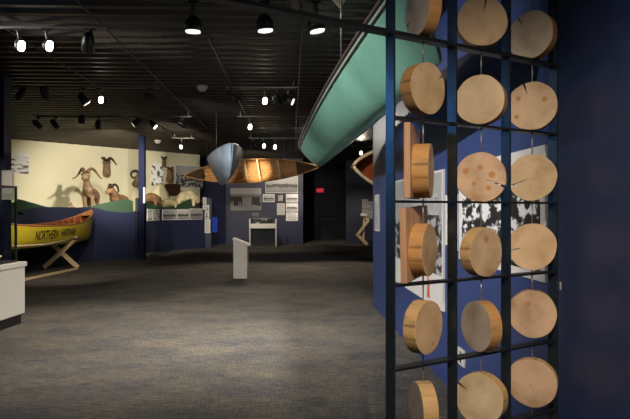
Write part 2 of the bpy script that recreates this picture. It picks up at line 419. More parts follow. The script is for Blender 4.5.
# poles
def pole(name, px, d, w, m=M['navy']):
    bm = new(); box(bm, (0, 0, 1.85), (w, w, 3.70)); return struct(name, bm, m, loc=((px-CX)/F*d, d, 0), bevel=.01)
pole('trim_1', 142.2, 18.0, .18, mat('pole_navy_paint', (.007,.010,.034), .85, 0, .15))
bm = new(); box(bm, (0, 0, 1.85), (.93, .25, 3.70)); struct('trim_2', bm, M['navy'], loc=(-5.535, 9.9, 0), bevel=.01)

# ceiling conduits along the hall
AX = Vector((-.0408, .9992, 0))
M['conduit'] = mat('dull_dark_conduit', (.075,.068,.06), .6)
M['bar_steel'] = mat('black_painted_steel', (.012,.014,.018), .5, 0, .4)
def conduit(x, y, y0, y1, label, r=.011):
    bm = new(); b0 = Vector((x, y, 3.66)); tube(bm, [b0+AX*(y0-y), b0+AX*(y1-y)], r, 6)
    tag(obj('conduit', bm, M['conduit']), label, 'pipe', 'conduits along the ceiling')
conduit(-2.46, 6.03, 4.5, 16, 'thin grey conduit running along the dark ceiling, second from the left')
conduit(-3.73, 8.3, 6, 17, 'thin grey conduit on the dark ceiling passing above the bright pair of lamps at left')
conduit(-1.38, 8.7, 7.5, 15, 'thin faint conduit on the dark ceiling beside the round smoke detector')
conduit(-.28, 10.3, 5, 15, 'thin conduit on the ceiling leading to the small box left of the green canoe')
bm = new(); box(bm, (0,0,-.07), (.16,.16,.14)); tag(obj('junction_box', bm, M['black'], loc=(-.47, 15.1, 3.69)), 'small dark box on the ceiling at the end of a conduit', 'electrical box')
def dome(px, py, d, label):
    p = P(px, py, d); p.z = 3.69; bm = new()
    tube(bm, [(0,0,0),(0,0,-.03),(0,0,-.05),(0,0,-.09),(0,0,-.10)], [.10,.10,.085,.06,.02], 16)
    tag(obj('smoke_detector', bm, M['white'], loc=p), label, 'smoke detector')
dome(202, 84, 10.6, 'white dome smoke detector on the dark ceiling, the larger and nearer one')
dome(157.6, 140, 19, 'small white smoke detector on the ceiling beside the blue pole')

# ------------------------------------------------------------------ tracks and spotlights
TZ = 3.58
def track(px0, px1, d, label):
    xa = (px0-CX)/F*d; xb = (px1-CX)/F*d
    r = thing('lighting_track', label, 'track', ((xa+xb)/2, d, TZ), ANG*.3, 'lighting tracks under the ceiling')
    L = xb-xa; bm = new(); box(bm, (0,0,.012), (L, .022, .024)); obj('rail', bm, M['lamp_grey'], r)
    n = max(2, int(L/1.5)+1)
    for k in range(n):
        x = -L/2+.08+(L-.16)*k/(n-1); bm = new(); box(bm, (x, 0, .078), (.016,.016,.108)); obj('hanger', bm, M['lamp_grey'], r)
track(-30, 107, 6.9, 'pale lighting track above the two bright lamps at upper left')
track(8, 160, 10.3, 'long thin lighting track above the bright lamp near the left ceiling')
track(226, 298, 10.3, 'short lighting track above the bright lamp left of the green canoe')
track(34, 122, 13.5, 'dark lighting track just above the cream diorama wall')
track(128, 192, 13.5, 'lighting track over the top of the blue pole')
track(237, 314, 13.5, 'lighting track above the lone bright lamp over the brown canoe')
track(172, 194, 17.6, 'short lighting track with one lamp at the right end of the cream wall')
track(248, 308, 17.6, 'far lighting track above the pair of bright lamps behind the brown canoe')
track(350, 372, 20, 'farthest short lighting track above the canoe end at right')
track(150, 345, 6.0, 'nearest lighting track with three downward pendants, at the top of the picture')
def spot(px, py, d, dirv, lens, label, size=.07, ln=.2, neck=None):
    c = P(px, py, d); dv = Vector(dirv).normalized()
    head = c - dv*ln*.5          # c is the lens centre
    r = thing('spotlight', label, 'spotlight', (head.x, d, TZ), 0, 'ceiling spotlights')
    base = Vector((head.x, d, TZ)); hl = head-base
    bm = new(); box(bm, (0,0,-.012), (.10,.034,.024)); obj('track_adapter', bm, M['black'], r)
    bm = new(); tube(bm, [(0,0,-.02), (0, hl.y*.3, hl.z*.5), hl-dv*ln*.1], neck or .013, 8); obj('stem', bm, M['lamp_grey'], r)
    bm = new(); a = hl-dv*ln*.55
    tube(bm, [a, a+dv*.02, a+dv*ln*.5, hl+dv*ln*.5, hl+dv*(ln*.5-.012)], [size*.55, size*.8, size, size*1.06, size*.9], 18)
    hs = obj('housing', bm, M['black'], r)
    bm = new(); tube(bm, [hl+dv*(ln*.5-.011), hl+dv*(ln*.5-.003)], size*.86, 18); obj('lens', bm, lens, hs)
LIT, SOFT, OFF = M['lens'], M['lens_soft'], M['lens_off']
cam = Vector((0,0,1.5))
spot(21.5, 46, 6.9, (.55,-1,-.45), LIT, 'leftmost bright round spotlight on the near left track')
spot(49.5, 46, 6.9, (.5,-1,-.4), LIT, 'brightest spotlight, second from the left on the near left track')
spot(88, 50, 6.9, (-.25,.6,-.7), OFF, 'dark spotlight with a pale grey stem at the right end of the near left track', neck=.03)
spot(19, 98, 10.3, (-.6,.4,-.7), OFF, 'dark spotlight nearest the navy column at left')
spot(47, 98, 10.3, (.1,.6,-.7), OFF, 'dark spotlight between the navy column and the bright lamp')
spot(87, 104, 10.3, (.55,.1,-.75), SOFT, 'tilted dark spotlight with a bright sliver, just left of the bright lamp')
spot(101, 100, 10.3, (.35,-1,-.35), LIT, 'bright spotlight near left, above the mounted ram head')
spot(155, 100, 10.3, (.8,.3,-.35), OFF, 'dark spotlight with thin pale arm above the blue pole')
spot(40, 127, 13.5, (.35,.8,-.6), OFF, 'leftmost dark spotlight just above the cream wall')
spot(57, 127, 13.5, (.25,.8,-.6), OFF, 'second dark spotlight from the left above the cream wall')
spot(81.5, 124, 13.5, (-.1,.1,-1), SOFT, 'glowing downward spotlight above the standing ram')
spot(98, 127, 13.5, (-.3,.8,-.5), OFF, 'dark spotlight right of the glowing one above the cream wall')
spot(133, 125, 13.5, (-.6,-.2,-.5), SOFT, 'spotlight with a bright sliver left of the blue pole top')
spot(155.5, 127, 13.5, (.5,-.25,-.5), SOFT, 'spotlight with a bright sliver right of the blue pole top')
spot(186, 126, 13.5, (.8,.4,-.4), OFF, 'dark spotlight between the blue pole and the blue canoe')
spot(181, 147, 17.6, (-.1,-.8,-.6), LIT, 'small bright spotlight above the hanging photo panels of the diorama')
spot(237, 101, 10.3, (.7,.2,-.5), OFF, 'dark spotlight with slanted pale arm at the left end of the short track')
spot(265, 101, 10.3, (.1,-1,-.3), LIT, 'bright spotlight on the short track left of the green canoe')
spot(279, 102, 10.3, (.3,.7,-.4), OFF, 'dark spotlight just right of the bright one on the short track')
spot(293, 102, 10.3, (.75,-.35,-.35), SOFT, 'spotlight with bright slit at the right end of the short track')
spot(250, 127, 13.5, (.1,-1,-.3), LIT, 'lone bright spotlight above the middle of the brown canoe')
spot(264, 146, 17.6, (.1,-1,-.3), LIT, 'left one of the far pair of bright spotlights above the brown canoe')
spot(275, 147, 17.6, (.1,-1,-.3), LIT, 'right one of the far pair of bright spotlights above the brown canoe')
spot(254, 147, 17.6, (.3,.7,-.5), OFF, 'small dark spotlight left of the far bright pair')
spot(301, 142, 17.6, (.1,-1,-.3), LIT, 'bright spotlight touching the tip of the green canoe')
spot(361, 153, 20, (0,-1,-.3), LIT, 'bright spotlight above the canoe end at the far right')
spot(193, 32, 6.0, (0,-.2,-1), SOFT, 'pendant spotlight pointing straight down, leftmost of the three at the top', .088, .15, .026)
spot(265.5, 31, 6.0, (.12,-.15,-1), SOFT, 'pendant spotlight in the middle of the three at the top', .088, .15, .026)
spot(317.5, 31.5, 6.0, (.25,-.2,-1), SOFT, 'pendant spotlight nearest the green canoe, right of the three at the top', .088, .15, .026)

# ------------------------------------------------------------------ the steel grid with wood rounds
gu = Vector((.8468, .5319, 0)); gn = Vector((.5319, -.8468, 0))       # along the grid, towards the viewer
g0 = Vector((.313, 2.486, 0)); gang = math.atan2(gu.y, gu.x); CELL = .353
ZB = [1.533+.3485*k for k in range(-4, 5)]
grid = thing('steel_grid', 'tall blue-black steel grid of flat bars holding the wood rounds', 'display grid', g0, gang)
for k in range(4):
    bm = new(); box(bm, (CELL*k, 0, 1.84), (.010, .052, 3.68)); obj('post', bm, M['steel'], grid)
for i, z in enumerate(ZB):
    bm = new(); xl = -1.25 if i == 6 else -.004
    box(bm, ((xl+CELL*3+.004)/2, 0, z), (CELL*3+.004-xl, .05, .010 if i != 6 else .016)); obj('bar', bm, M['bar_steel'], grid)
for x, w in ((-.46, .035), (-.634, .008)):
    bm = new(); box(bm, (x, 0, (ZB[6]+3.69)/2+.004), (w, .008, 3.69-ZB[6]-.008)); obj('hanger', bm, M['lamp_grey'], grid)

EDGE = [wood_edge_mat('peeled_edge_amber', (.60,.33,.13)), wood_edge_mat('peeled_edge_brown', (.46,.27,.12)), wood_edge_mat('peeled_edge_light', (.70,.46,.22))]
def wood_round(col, row, zc, rad, yaw, label, crack=None, knots=(), tone=(.62,.42,.22), edge=0, thick=.06, board=False, squash=1.0):
    tone = (min(.88,tone[0]*1.18), min(.8,tone[1]*1.22), min(.75,tone[2]*1.50))
    """yaw: degrees the face turns to the viewer's right (+) from facing the camera"""
    t = CELL*(col+.5)
    c = g0+gu*t
    c = c+gu*(.003, .007, .014)[col]
    c = Vector((c.x, c.y, zc)); rz = math.atan2(c.x, c.y)            # yaw 0: local -y looks back at the camera
    rot = -rz + math.radians(yaw)
    seed = col*10+row; rnd = random.Random(seed)
    ph = [rnd.uniform(0, 2*PI) for _ in range(4)]
    N = 56; out = []
    ca = math.radians(crack[0]) if crack else None
    for k in range(N):
        th = 2*PI*k/N
        if crack and abs((th-ca+PI)%(2*PI)-PI) < .06: continue
        r = rad*(1+.014*math.sin(2*th+ph[0])+.012*math.sin(3*th+ph[1])+.006*math.sin(7*th+ph[2]))
        out.append((th, r))
    if crack:
        w = crack[3] if len(crack) > 3 else .085
        ca %= 2*PI
        out += [(ca-w/2, rad), (ca, -crack[1]*rad-1e-6), (ca+w/2, rad)]
        out.sort(key=lambda q: q[0])
    pts = [(abs(r)*math.cos(th)*squash, abs(r)*math.sin(th)) for th, r in out]
    bm = new(); prism(bm, pts, -thick/2, thick/2, 1)
    for f in bm.faces:
        if len(f.verts) > 4: f.material_index = 0
    if crack:
        ii = [i for i, q in enumerate(out) if q[1] < 0][0]; bm.faces.ensure_lookup_table()
        for k in (ii-1, ii): bm.faces[2+k % len(out)].material_index = 2  # crack walls coloured dark to stand in for the shade inside
    o = obj('wood_round', bm, [wood_face_mat('end_grain', tone, knots, seed), EDGE[edge], M['dark_wood']], loc=c, rotz=rot)
    bv = o.modifiers.new('bevel', 'BEVEL'); bv.width = .0025; bv.segments = 2; bv.limit_method = 'ANGLE'; bv.angle_limit = 1.0
    tag(o, label, 'wood round', 'sawn wood rounds hanging in the steel grid')
    zb = max([z for z in ZB if z < zc]); zt = min([z for z in ZB if z > zc])
    bm = new(); tube(bm, [(0,0,rad*.96), (0,0,zt-zc-.005)], .003, 6); obj('hanging_wire', bm, M['wire'], o)
    bm = new(); tube(bm, [(0,0,zb-zc+.005), (0,0,-rad*.96)], .003, 6); obj('hanging_wire', bm, M['wire'], o)
    if board:
        bm = new(); box(bm, (board[0], thick/2+.014, board[1]), (.312, .027, .312), Matrix.Rotation(math.radians(board[2]), 3, 'Y'))
        b = obj('backing_board', bm, M['board'], o, bevel=.003); b['label'] = 'square salmon-coloured pine board behind the round'
    return o
GREY = (.52,.42,.28); WARM = (.66,.44,.22); PALE = (.72,.54,.30); PINK = (.62,.42,.24)
wood_round(0, 0, 2.357, .113, -62, 'grey-faced wood round turned left, top of the left column in front of the green canoe', (205, .62), tone=(.60,.50,.34), edge=0)
wood_round(0, 1, 2.018, .112, 50, 'thick wood round turned right, second from the top in the left column', (35, .75), tone=(.60,.42,.21), edge=1)
wood_round(0, 2, 1.668, .116, 83, 'wood round seen edge-on before a square board, third down in the left column', tone=WARM, edge=0, thick=.07, board=(.02, .035, 0))
wood_round(0, 3, 1.326, .114, 73, 'wood round on a tilted square board, fourth down in the left column', tone=WARM, edge=0, board=(.02, .03, -3))
wood_round(0, 4, .997, .116, 60, 'wood round with a dark knot near its lower rim, fifth down in the left column', tone=WARM, edge=2, knots=[(.035,-.075,.010)])
wood_round(0, 5, .646, .113, -72, 'grey-faced wood round turned left with bright edge, lowest in the left column', tone=GREY, edge=2, thick=.066)
wood_round(1, 0, 2.362, .114, 10, 'brown wood round facing front with a crack at its top, top of the middle column', (80, .42), tone=(.54,.38,.2), edge=2)
wood_round(1, 1, 2.003, .114, -16, 'plain wood round with dark edge at right, second down in the middle column', tone=(.62,.46,.26), edge=1)
wood_round(1, 2, 1.648, .114, -6, 'wood round with five orange knots and a crack, third down in the middle column', (-23, .26), knots=[(-.065,.03,.016),(0,.045,.014),(.05,.01,.018),(-.03,-.03,.011),(.035,-.05,.014)], tone=PINK, edge=1)
wood_round(1, 3, 1.304, .115, 52, 'thick wood round turned right with one orange streak, fourth down in the middle column', knots=[(.0,.06,.016)], tone=(.62,.43,.23), edge=2)
wood_round(1, 4, .963, .117, -54, 'grey-faced wood round turned left with orange edge, fifth down in the middle column', tone=GREY, edge=0)
wood_round(1, 5, .630, .118, -24, 'pale wood round with a crack at its upper left, lowest in the middle column', (150, .55), tone=PALE, edge=2)
wood_round(2, 0, 2.356, .116, -22, 'half-shaded wood round with a crack at upper left, top of the right column', (122, .62), tone=(.62,.5,.33), edge=0)
wood_round(2, 1, 2.007, .119, -6, 'wood round with a hooked crack near its top, second down in the right column', (108, .55, 0, .08), tone=(.60,.42,.23), knots=[(-.06,.04,.014),(-.07,-.05,.014),(.06,.03,.014)], edge=1)
wood_round(2, 2, 1.658, .114, 0, 'smooth wood round with long crack at left, third down in the right column', (203, .2), tone=(.58,.42,.22), edge=1)
wood_round(2, 3, 1.318, .114, 0, 'smooth wood round with short crack at left, fourth down in the right column', (190, .45), tone=(.64,.44,.23), edge=1)
wood_round(2, 4, .988, .115, 2, 'rosy wood round with wavy grain and no crack, fifth down in the right column', knots=[(-.02,.05,.012)], tone=PINK, edge=1)
wood_round(2, 5, .650, .118, -6, 'rosy wood round with a small dark pith, lowest in the right column', knots=[(-.005,-.01,.007)], tone=PINK, edge=2)

# ------------------------------------------------------------------ panels on walls
def panel(name, label, cat, p0, p1, z0, z1, m, th=.02, gap=0, group=None, inner=None, border=(0,0,0,0)):
    """p0 left, p1 right for the viewer; body sits in front of the wall line"""
    a = Vector((p0[0], p0[1])); b = Vector((p1[0], p1[1])); c = (a+b)/2; ang = math.atan2(b.y-a.y, b.x-a.x); w = (b-a).length; h = z1-z0
    bm = new(); box(bm, (0, -th/2-gap, h/2), (w, th, h))
    o = tag(obj(name, bm, m, loc=(c.x, c.y, z0), rotz=ang), label, cat, group)
    if inner:
        l, r, bo, tp = border; w2 = w-l-r; h2 = h-bo-tp
        mm = inner(w2, h2) if callable(inner) else inner
        bm = new(); box(bm, (0, 0, h2/2), (w2, .004, h2))
        q = obj('print', bm, mm, o, loc=((l-r)/2, -th-gap-.001, bo))
    return o, w, h
WH = M['white_card']
# right wall: posters and small fittings (d measured along the wall)
pa, w, h = panel('poster', 'tall black-and-white mountain poster with white title, behind the two square boards', 'poster', rw(7.45), rw(5.2), .615, 1.85, WH, inner=lambda w,h: photo_mat('mountain_print', w, h, 'mountain', 1, .03, .42), border=(.06,.03,.3,.02))
for wd_, xx in (('NORTH', -.42), ('POLE', .60)):
    bm = text_bm(wd_, .19); bmesh.ops.scale(bm, vec=(1.25,1,1), verts=bm.verts); bmesh.ops.rotate(bm, matrix=Matrix.Rotation(PI/2, 3, 'X'), verts=bm.verts)
    obj('title', bm, M['pale_ink'], pa, loc=(xx, -.027, .84))
bm = new(); prism(bm, [(-.05,0),(.05,0),(.03,.10),(.045,.12),(0,.22),(-.045,.12),(-.03,.10)], -.003, 0); obj('red_mark', bm, M['red_ink'], pa, loc=(.62,-.0225,.05))
panel('poster', 'wide black-and-white snowy mountain poster with white border, behind the middle and right columns', 'poster', rw(4.72), rw(3.16), 1.114, 1.842, WH, inner=lambda w,h: photo_mat('snow_print', w, h, 'mountain', 4, .02, .8), border=(.09,.06,.05,.06))
panel('label_strip', 'narrow white label strip beside the second steel post', 'label', rw(5.12), rw(5.02), 1.2, 1.62, WH)
panel('label_strip', 'narrow white label at the left edge of the wide mountain poster', 'label', rw(4.90), rw(4.80), 1.17, 1.62, WH)
lb, w, h = panel('label_strip', 'tall white label near the far end of the blue wall', 'label', rw(9.12), rw(8.72), 1.18, 1.72, WH, inner=lambda w,h: photo_mat('small_print', w, h, 'text', 2, .1, .62), border=(.03,.03,.03,.1))
o, w, h = panel('outlet', 'white wall outlet low on the blue wall behind the middle column', 'outlet', rw(4.78), rw(4.62), .28, .41, M['white'], .012)
for s in (-.03, .03):
    bm = new(); box(bm, (0,-.0135,.065+s), (.03,.003,.028)); obj('socket', bm, M['black'], o)
panel('switch_plate', 'tiny pale plate on the blue wall at the right edge of the grid', 'switch', rw(3.03), rw(3.018), 1.095, 1.135, M['white'], .004)
# far photo wall
def bp(px, d=26.0): return ((px-CX)/F*d, d)
def bz(py, d=26.0): return H+(CY-py)/F*d
def back_photo(px0, px1, py0, py1, label, kind, seed, border=.03, lo=.03, hi=.5, card=WH, cat='photograph', name='photograph'):
    panel(name, label, cat, bp(px0), bp(px1), bz(py1), bz(py0), card, .03, group=None, inner=lambda w,h: photo_mat(kind+'_print', w, h, kind, seed, lo, hi), border=(border,)*4)
back_photo(230, 262, 187.5, 211, 'large photo of a row of people on a shore, on the far blue wall', 'people', 3, .02, .02, .36, M['navy_dark'])
back_photo(265.5, 298, 176, 193, 'wide pale landscape photo at upper right of the far blue wall', 'lake', 5, .02, .1, .5)
back_photo(262.8, 274.5, 194.2, 202, 'small pale photo right of the large people photo', 'lake', 7, .03, .05, .5)
back_photo(277, 284, 194, 202, 'small portrait photo between two landscape photos on the far wall', 'drawing', 8, .04, .03, .4, M['navy_dark'])
back_photo(286, 298, 194, 202.4, 'upper bright small photo at the right end of the far wall', 'lake', 9, .03, .05, .72)
back_photo(286, 298, 203.4, 211.5, 'middle bright small photo at the right end of the far wall', 'lake', 12, .03, .03, .7)
back_photo(286, 298, 212.4, 221, 'lower white text panel at the right end of the far wall', 'text', 13, .03, .3, .74, cat='sign', name='text_panel')
back_photo(277, 285, 203.3, 215, 'cream text panel left of the bright small photos on the far wall', 'text', 14, .03, .3, .55, M['offwhite'], 'sign', 'text_panel')
back_photo(251.5, 259.5, 211.8, 217, 'dark small photo above the white table on the far wall', 'drawing', 15, .02, .02, .12, M['navy_dark'])
# wing: blue lit panel
wd = (wb0-wing0).normalized()
def wg(px):
    k = (px-CX)/F; s = (k*wing0.y-wing0.x)/(wd.x-k*wd.y); return wing0+wd*s
panel('lit_panel', 'glowing blue panel low on the dark wall behind the end of the diorama', 'screen', wg(211.2), wg(217.5), bz(233,25.5), bz(216.5,25.5), M['navy_dark'], .03, inner=M['blue_screen'], border=(.02,)*4)
# recess wall at right
def rp(px): return ((px-CX)/F*26.97, 26.97)
for (a_, b_, y0, y1, lab, kd, sd_) in ((362,368,199.5,208.5,'small grey photo, upper left of four in the far right recess','drawing',21),(368.4,375,201.5,209.5,'small grey photo, upper right of four in the far right recess','drawing',22),(362,368,209.2,217.5,'pale text panel, lower left of four in the far right recess','text',23),(368.4,375,210.2,218.5,'pale text panel, lower right of four in the far right recess','text',24)):
    panel('photograph' if kd == 'drawing' else 'text_panel', lab, 'photograph' if kd == 'drawing' else 'sign', rp(a_), rp(b_), bz(y1,27), bz(y0,27), M['offwhite'], .03, inner=lambda w,h,kd=kd,sd_=sd_: photo_mat('recess_print', w, h, kd, sd_, .08, .45), border=(.03,)*4)
# diorama photo strip on the curving low wall
def curve_at(px):
    for a_, b_ in zip(AD, AD[1:]):
        k = (px-CX)/F
        fa = a_.x-k*a_.y; fb = b_.x-k*b_.y
        if fa <= 0 <= fb or fb <= 0 <= fa:
            t = fa/(fa-fb) if fa != fb else 0; return a_+(b_-a_)*t
    return AD[-1]
def strip(px0, px1, py0, py1, label, kind, seed, hi=.55, lo=.03):
    a_ = curve_at(px0); b_ = curve_at(px1); d = (a_.y+b_.y)/2
    t = (b_-a_).normalized(); nn = Vector((t.y, -t.x))*.03
    panel('photograph', label, 'photograph', a_+nn, b_+nn, H+(CY-py1)/F*d, H+(CY-py0)/F*d, WH, .02, inner=lambda w,h: photo_mat('strip_print', w, h, kind, seed, lo, hi), border=(.02,)*4)
strip(146, 150.6, 209, 221, 'narrow bright photo right against the blue pole on the low wall', 'drawing', 31, .7)
strip(151, 158, 209.5, 220.5, 'grey photo second from the blue pole on the low wall', 'drawing', 32, .4)
strip(161.5, 175, 209.5, 220, 'photo of a boat on pale water in the middle of the strip', 'lake', 33, .5)
strip(176, 188, 209.2, 219.8, 'pale photo of a snowy shore in the strip below the green hill', 'lake', 37, .62)
strip(189, 201.5, 208.5, 219.5, 'dark photo with pale water at the right end of the strip', 'lake', 38, .4)
def ep(px, py0, py1, px1, label, kind, seed, hi):
    d = 23.25; panel('photograph' if kind != 'text' else 'text_panel', label, 'photograph' if kind != 'text' else 'sign', ((px-CX)/F*d, d), ((px1-CX)/F*d, d), H+(CY-py1)/F*d, H+(CY-py0)/F*d, WH, .02, inner=lambda w,h: photo_mat('end_print', w, h, kind, seed, .03, hi), border=(.03,)*4)
bm = new(); box(bm, (0, .05, .95), ((211.5-202.5)/F*23.3, .1, 1.95)); struct('trim_3', bm, M['navy'], loc=((207-CX)/F*23.3, 23.253, .025))
ep(203, 197.5, 204.5, 206.4, 'small pale card topmost on the end post of the diorama', 'drawing', 41, .5)
ep(203, 205, 218.5, 209.3, 'upright portrait photo on the end post of the diorama', 'drawing', 45, .6)
ep(203.2, 219.2, 233, 210.4, 'white text panel lowest on the end post of the diorama', 'text', 43, .62)
# bird poster on the cream wall, and labels on poles
a_ = dw_at(12)-ddir*1.0; b_ = dw_at(29)
panel('poster', 'white poster with dark bird drawings beside the navy column at left', 'poster', a_, b_, 2.62, 3.30, WH, .02, inner=lambda w,h: photo_mat('bird_print', w, h, 'drawing', 52, .06, .62), border=(.02,.02,.02,.1))
panel('label_strip', 'narrow white label on the blue pole at eye level', 'label', (P(143.2,0,17.9).x, 17.905), (P(145.1,0,17.9).x, 17.905), H+6.5*17.9/F, H+22*17.9/F, WH, .01)
panel('sign_board', 'white board with a dark band on the navy column behind the glass case', 'sign', (P(2,0,9.77).x, 9.775), (P(13.8,0,9.77).x, 9.775), 1.66, 2.14, M['offwhite'], .02, inner=M['white_card'], border=(.02,.02,.1,.02))

# ------------------------------------------------------------------ plinth and glass case, left
pl = thing('display_plinth', 'white cabinet plinth with black toe-kick at the left edge', 'plinth', (-4.44, 7.3, 0), math.radians(-2.5))
bm = new(); box(bm, (0,0,.065), (1.06,1.30,.13)); obj('toe_kick', bm, M['black'], pl)
bm = new(); box(bm, (0,0,.44), (1.12,1.38,.62)); obj('body', bm, M['white'], pl, bevel=.004)
bm = new(); box(bm, (0,0,.78), (1.16,1.42,.06)); obj('top', bm, M['white'], pl, bevel=.005)
gc = thing('glass_case', 'dark-framed glass display case standing on the white plinth', 'display case', (-4.44, 7.3, .811), math.radians(-2.5))
gw, gd, gh = 1.0, 1.22, .97
bm = new(); box(bm, (0,0,.012), (gw,gd,.024)); obj('base', bm, M['black'], gc)
for sx in (-1,1):
    for sy in (-1,1):
        bm = new(); box(bm, (sx*(gw/2-.012), sy*(gd/2-.012), gh/2+.012), (.024,.024,gh-.024)); obj('post', bm, M['black'], gc)
for sx in (-1,1):
    bm = new(); box(bm, (sx*(gw/2-.012), 0, gh+.012), (.024,gd,.024)); obj('rail', bm, M['black'], gc)
    bm = new(); box(bm, (sx*(gw/2-.012), 0, gh/2+.012), (.005,gd-.05,gh-.026)); obj('pane', bm, M['glass'], gc)
for sy in (-1,1):
    bm = new(); box(bm, (0, sy*(gd/2-.012), gh+.012), (gw-.05,.024,.024)); obj('rail', bm, M['black'], gc)
    bm = new(); box(bm, (0, sy*(gd/2-.012), gh/2+.012), (gw-.05,.005,gh-.026)); obj('pane', bm, M['glass'], gc)
bm = new(); box(bm, (0,0,gh+.012), (gw-.05,gd-.05,.005)); obj('pane', bm, M['glass'], gc)
bt = thing('woven_tray', 'shallow tan woven tray inside the glass case', 'basket', (-4.12, 7.45, .836))
bm = new(); tube(bm, [(0,0,0),(0,0,.02),(0,0,.05),(0,0,.075),(0,0,.06),(0,0,.03)], [.10,.15,.19,.205,.185,.12], 28); obj('bowl', bm, M['wicker'], bt)
bm = new(); tube(bm, [(.2*math.cos(2*PI*k/28), .2*math.sin(2*PI*k/28), .078) for k in range(29)], .010, 6, False); obj('rim', bm, M['pale_wood'], bt)
bm = new(); box(bm, (0,0,.003), (.16,.10,.006)); tag(obj('label_card', bm, WH, loc=(-3.99, 7.02, .836)), 'small white card beside the woven tray in the glass case', 'label')

# ------------------------------------------------------------------ canoes
class Hull:
    def __init__(s, L, B, D, sheer=.15, rocker=.03, e1=.62, e2=1.0, R=.35, pb=2.0, qb=.85):
        s.L, s.B, s.D, s.sheer, s.rocker, s.e1, s.e2, s.R, s.pb, s.qb = L, B, D, sheer, rocker, e1, e2, R, pb, qb
    def half(s, t): return s.B/2*max(0, 1-abs(t)**s.pb)**s.qb + .012
    def zg(s, t): return s.sheer*abs(t)**3
    def zk(s, t): return -s.D+s.rocker*abs(t)**4
    def pt(s, t, th, side, off=0):
        b = s.half(t)-off; q = math.sin(th)**s.e2
        y = b*max(0, math.cos(th))**s.e1 if th < PI/2-1e-6 else 0
        y = max(y, 0)
        z = s.zg(t)-(s.zg(t)-s.zk(t)-off)*q
        f = 1-math.sqrt(max(0, 1-(min(q,1)**2.2)))
        x = t*(s.L/2-s.R*f)
        return Vector((x, side*y, z))
    def surf(s, ns=48, nt=12):
        bm = new(); rows = []
        for i in range(ns+1):
            t = math.sin(PI/2*(2*i/ns-1)); row = []
            for k in range(2*nt+1):
                a = k/nt*PI/2; side = 1
                if k > nt: a = (2*nt-k)/nt*PI/2; side = -1
                row.append(bm.verts.new(s.pt(t, a, side)))
            rows.append(row)
        for a, b in zip(rows, rows[1:]):
            for k in range(2*nt):
                f = bm.faces.new((a[k], a[k+1], b[k+1], b[k])); f.smooth = True
        bmesh.ops.remove_doubles(bm, verts=bm.verts[:], dist=.0005)
        return bm
    def rail(s, side, off=0, n=40, dz=0):
        return [s.pt(math.sin(PI/2*(2*i/n-1))*1.0, 0, side, off)+Vector((0,0,dz)) for i in range(n+1)]
def canoe(name, label, hull, centre, l, u, mats, ribs=0, thwarts=(), deck=.16, rail_r=.018, rail_m=None, thw_m=None, rib_m=None, deck_m=None, extra_rail=None, planks_dark=None):
    l = Vector(l).normalized(); u = Vector(u); u = (u-l*u.dot(l)).normalized(); b = u.cross(l)
    R = Matrix((l, b, u)).transposed()
    r = thing(name, label, 'canoe', centre, R=R)
    o = obj('hull', hull.surf(), mats, r)
    sol = o.modifiers.new('solid', 'SOLIDIFY'); sol.thickness = .016; sol.offset = -1; sol.material_offset = 1; sol.material_offset_rim = 0
    rail_m = rail_m or M['pale_wood']
    for side in (1, -1):
        bm = new(); tube(bm, hull.rail(side), rail_r, 8); obj('gunwale', bm, rail_m, r)
        if extra_rail:
            bm = new(); tube(bm, hull.rail(side, -.006, dz=-.032), rail_r*.7, 8); obj('rub_rail', bm, extra_rail, r)
    for t in thwarts:
        a_ = hull.pt(t, 0, 1, .01); c_ = hull.pt(t, 0, -1, .01); bm = new(); beam(bm, a_-Vector((0,0,.015)), c_-Vector((0,0,.015)), .05, .02); obj('thwart', bm, thw_m or M['pale_wood'], r)
    for i in range(ribs):
        t = -.86+1.72*i/(ribs-1); bm = new(); pts = []
        for k in range(15):
            a = k/7*PI/2; side = 1
            if k > 7: a = (14-k)/7*PI/2; side = -1
            pts.append(hull.pt(t, a, side, .018))
        w = .026
        q = [[bm.verts.new(p+Vector((dx,0,0))) for dx in (-w, w)] for p in pts]
        q2 = [[bm.verts.new(hull.pt(t, (k if k <= 7 else 14-k)/7*PI/2, 1 if k <= 7 else -1, .030)+Vector((dx,0,0))) for dx in (-w, w)] for k in range(15)]
        for k in range(14):
            bm.faces.new((q[k][0], q[k][1], q[k+1][1], q[k+1][0])); bm.faces.new((q2[k][0], q2[k+1][0], q2[k+1][1], q2[k][1]))
            bm.faces.new((q[k][0], q[k+1][0], q2[k+1][0], q2[k][0])); bm.faces.new((q[k][1], q2[k][1], q2[k+1][1], q[k+1][1]))
        obj('rib', bm, rib_m or M['red_wood_rail'], r)
    if deck:
        for s in (1, -1):
            bm = new(); L_ = []; R_ = []
            for i in range(9):
                t = s*(1-deck*i/8); L_.append(bm.verts.new(hull.pt(t,0,1)+Vector((0,0,.004)))); R_.append(bm.verts.new(hull.pt(t,0,-1)+Vector((0,0,.004))))
            for i in range(8): bm.faces.new((L_[i], L_[i+1], R_[i+1], R_[i]))
            e = bmesh.ops.extrude_face_region(bm, geom=bm.faces[:])
            for v in [g for g in e['geom'] if isinstance(g, bmesh.types.BMVert)]: v.co.z -= .012
            obj('deck', bm, deck_m or rail_m, r)
    return r

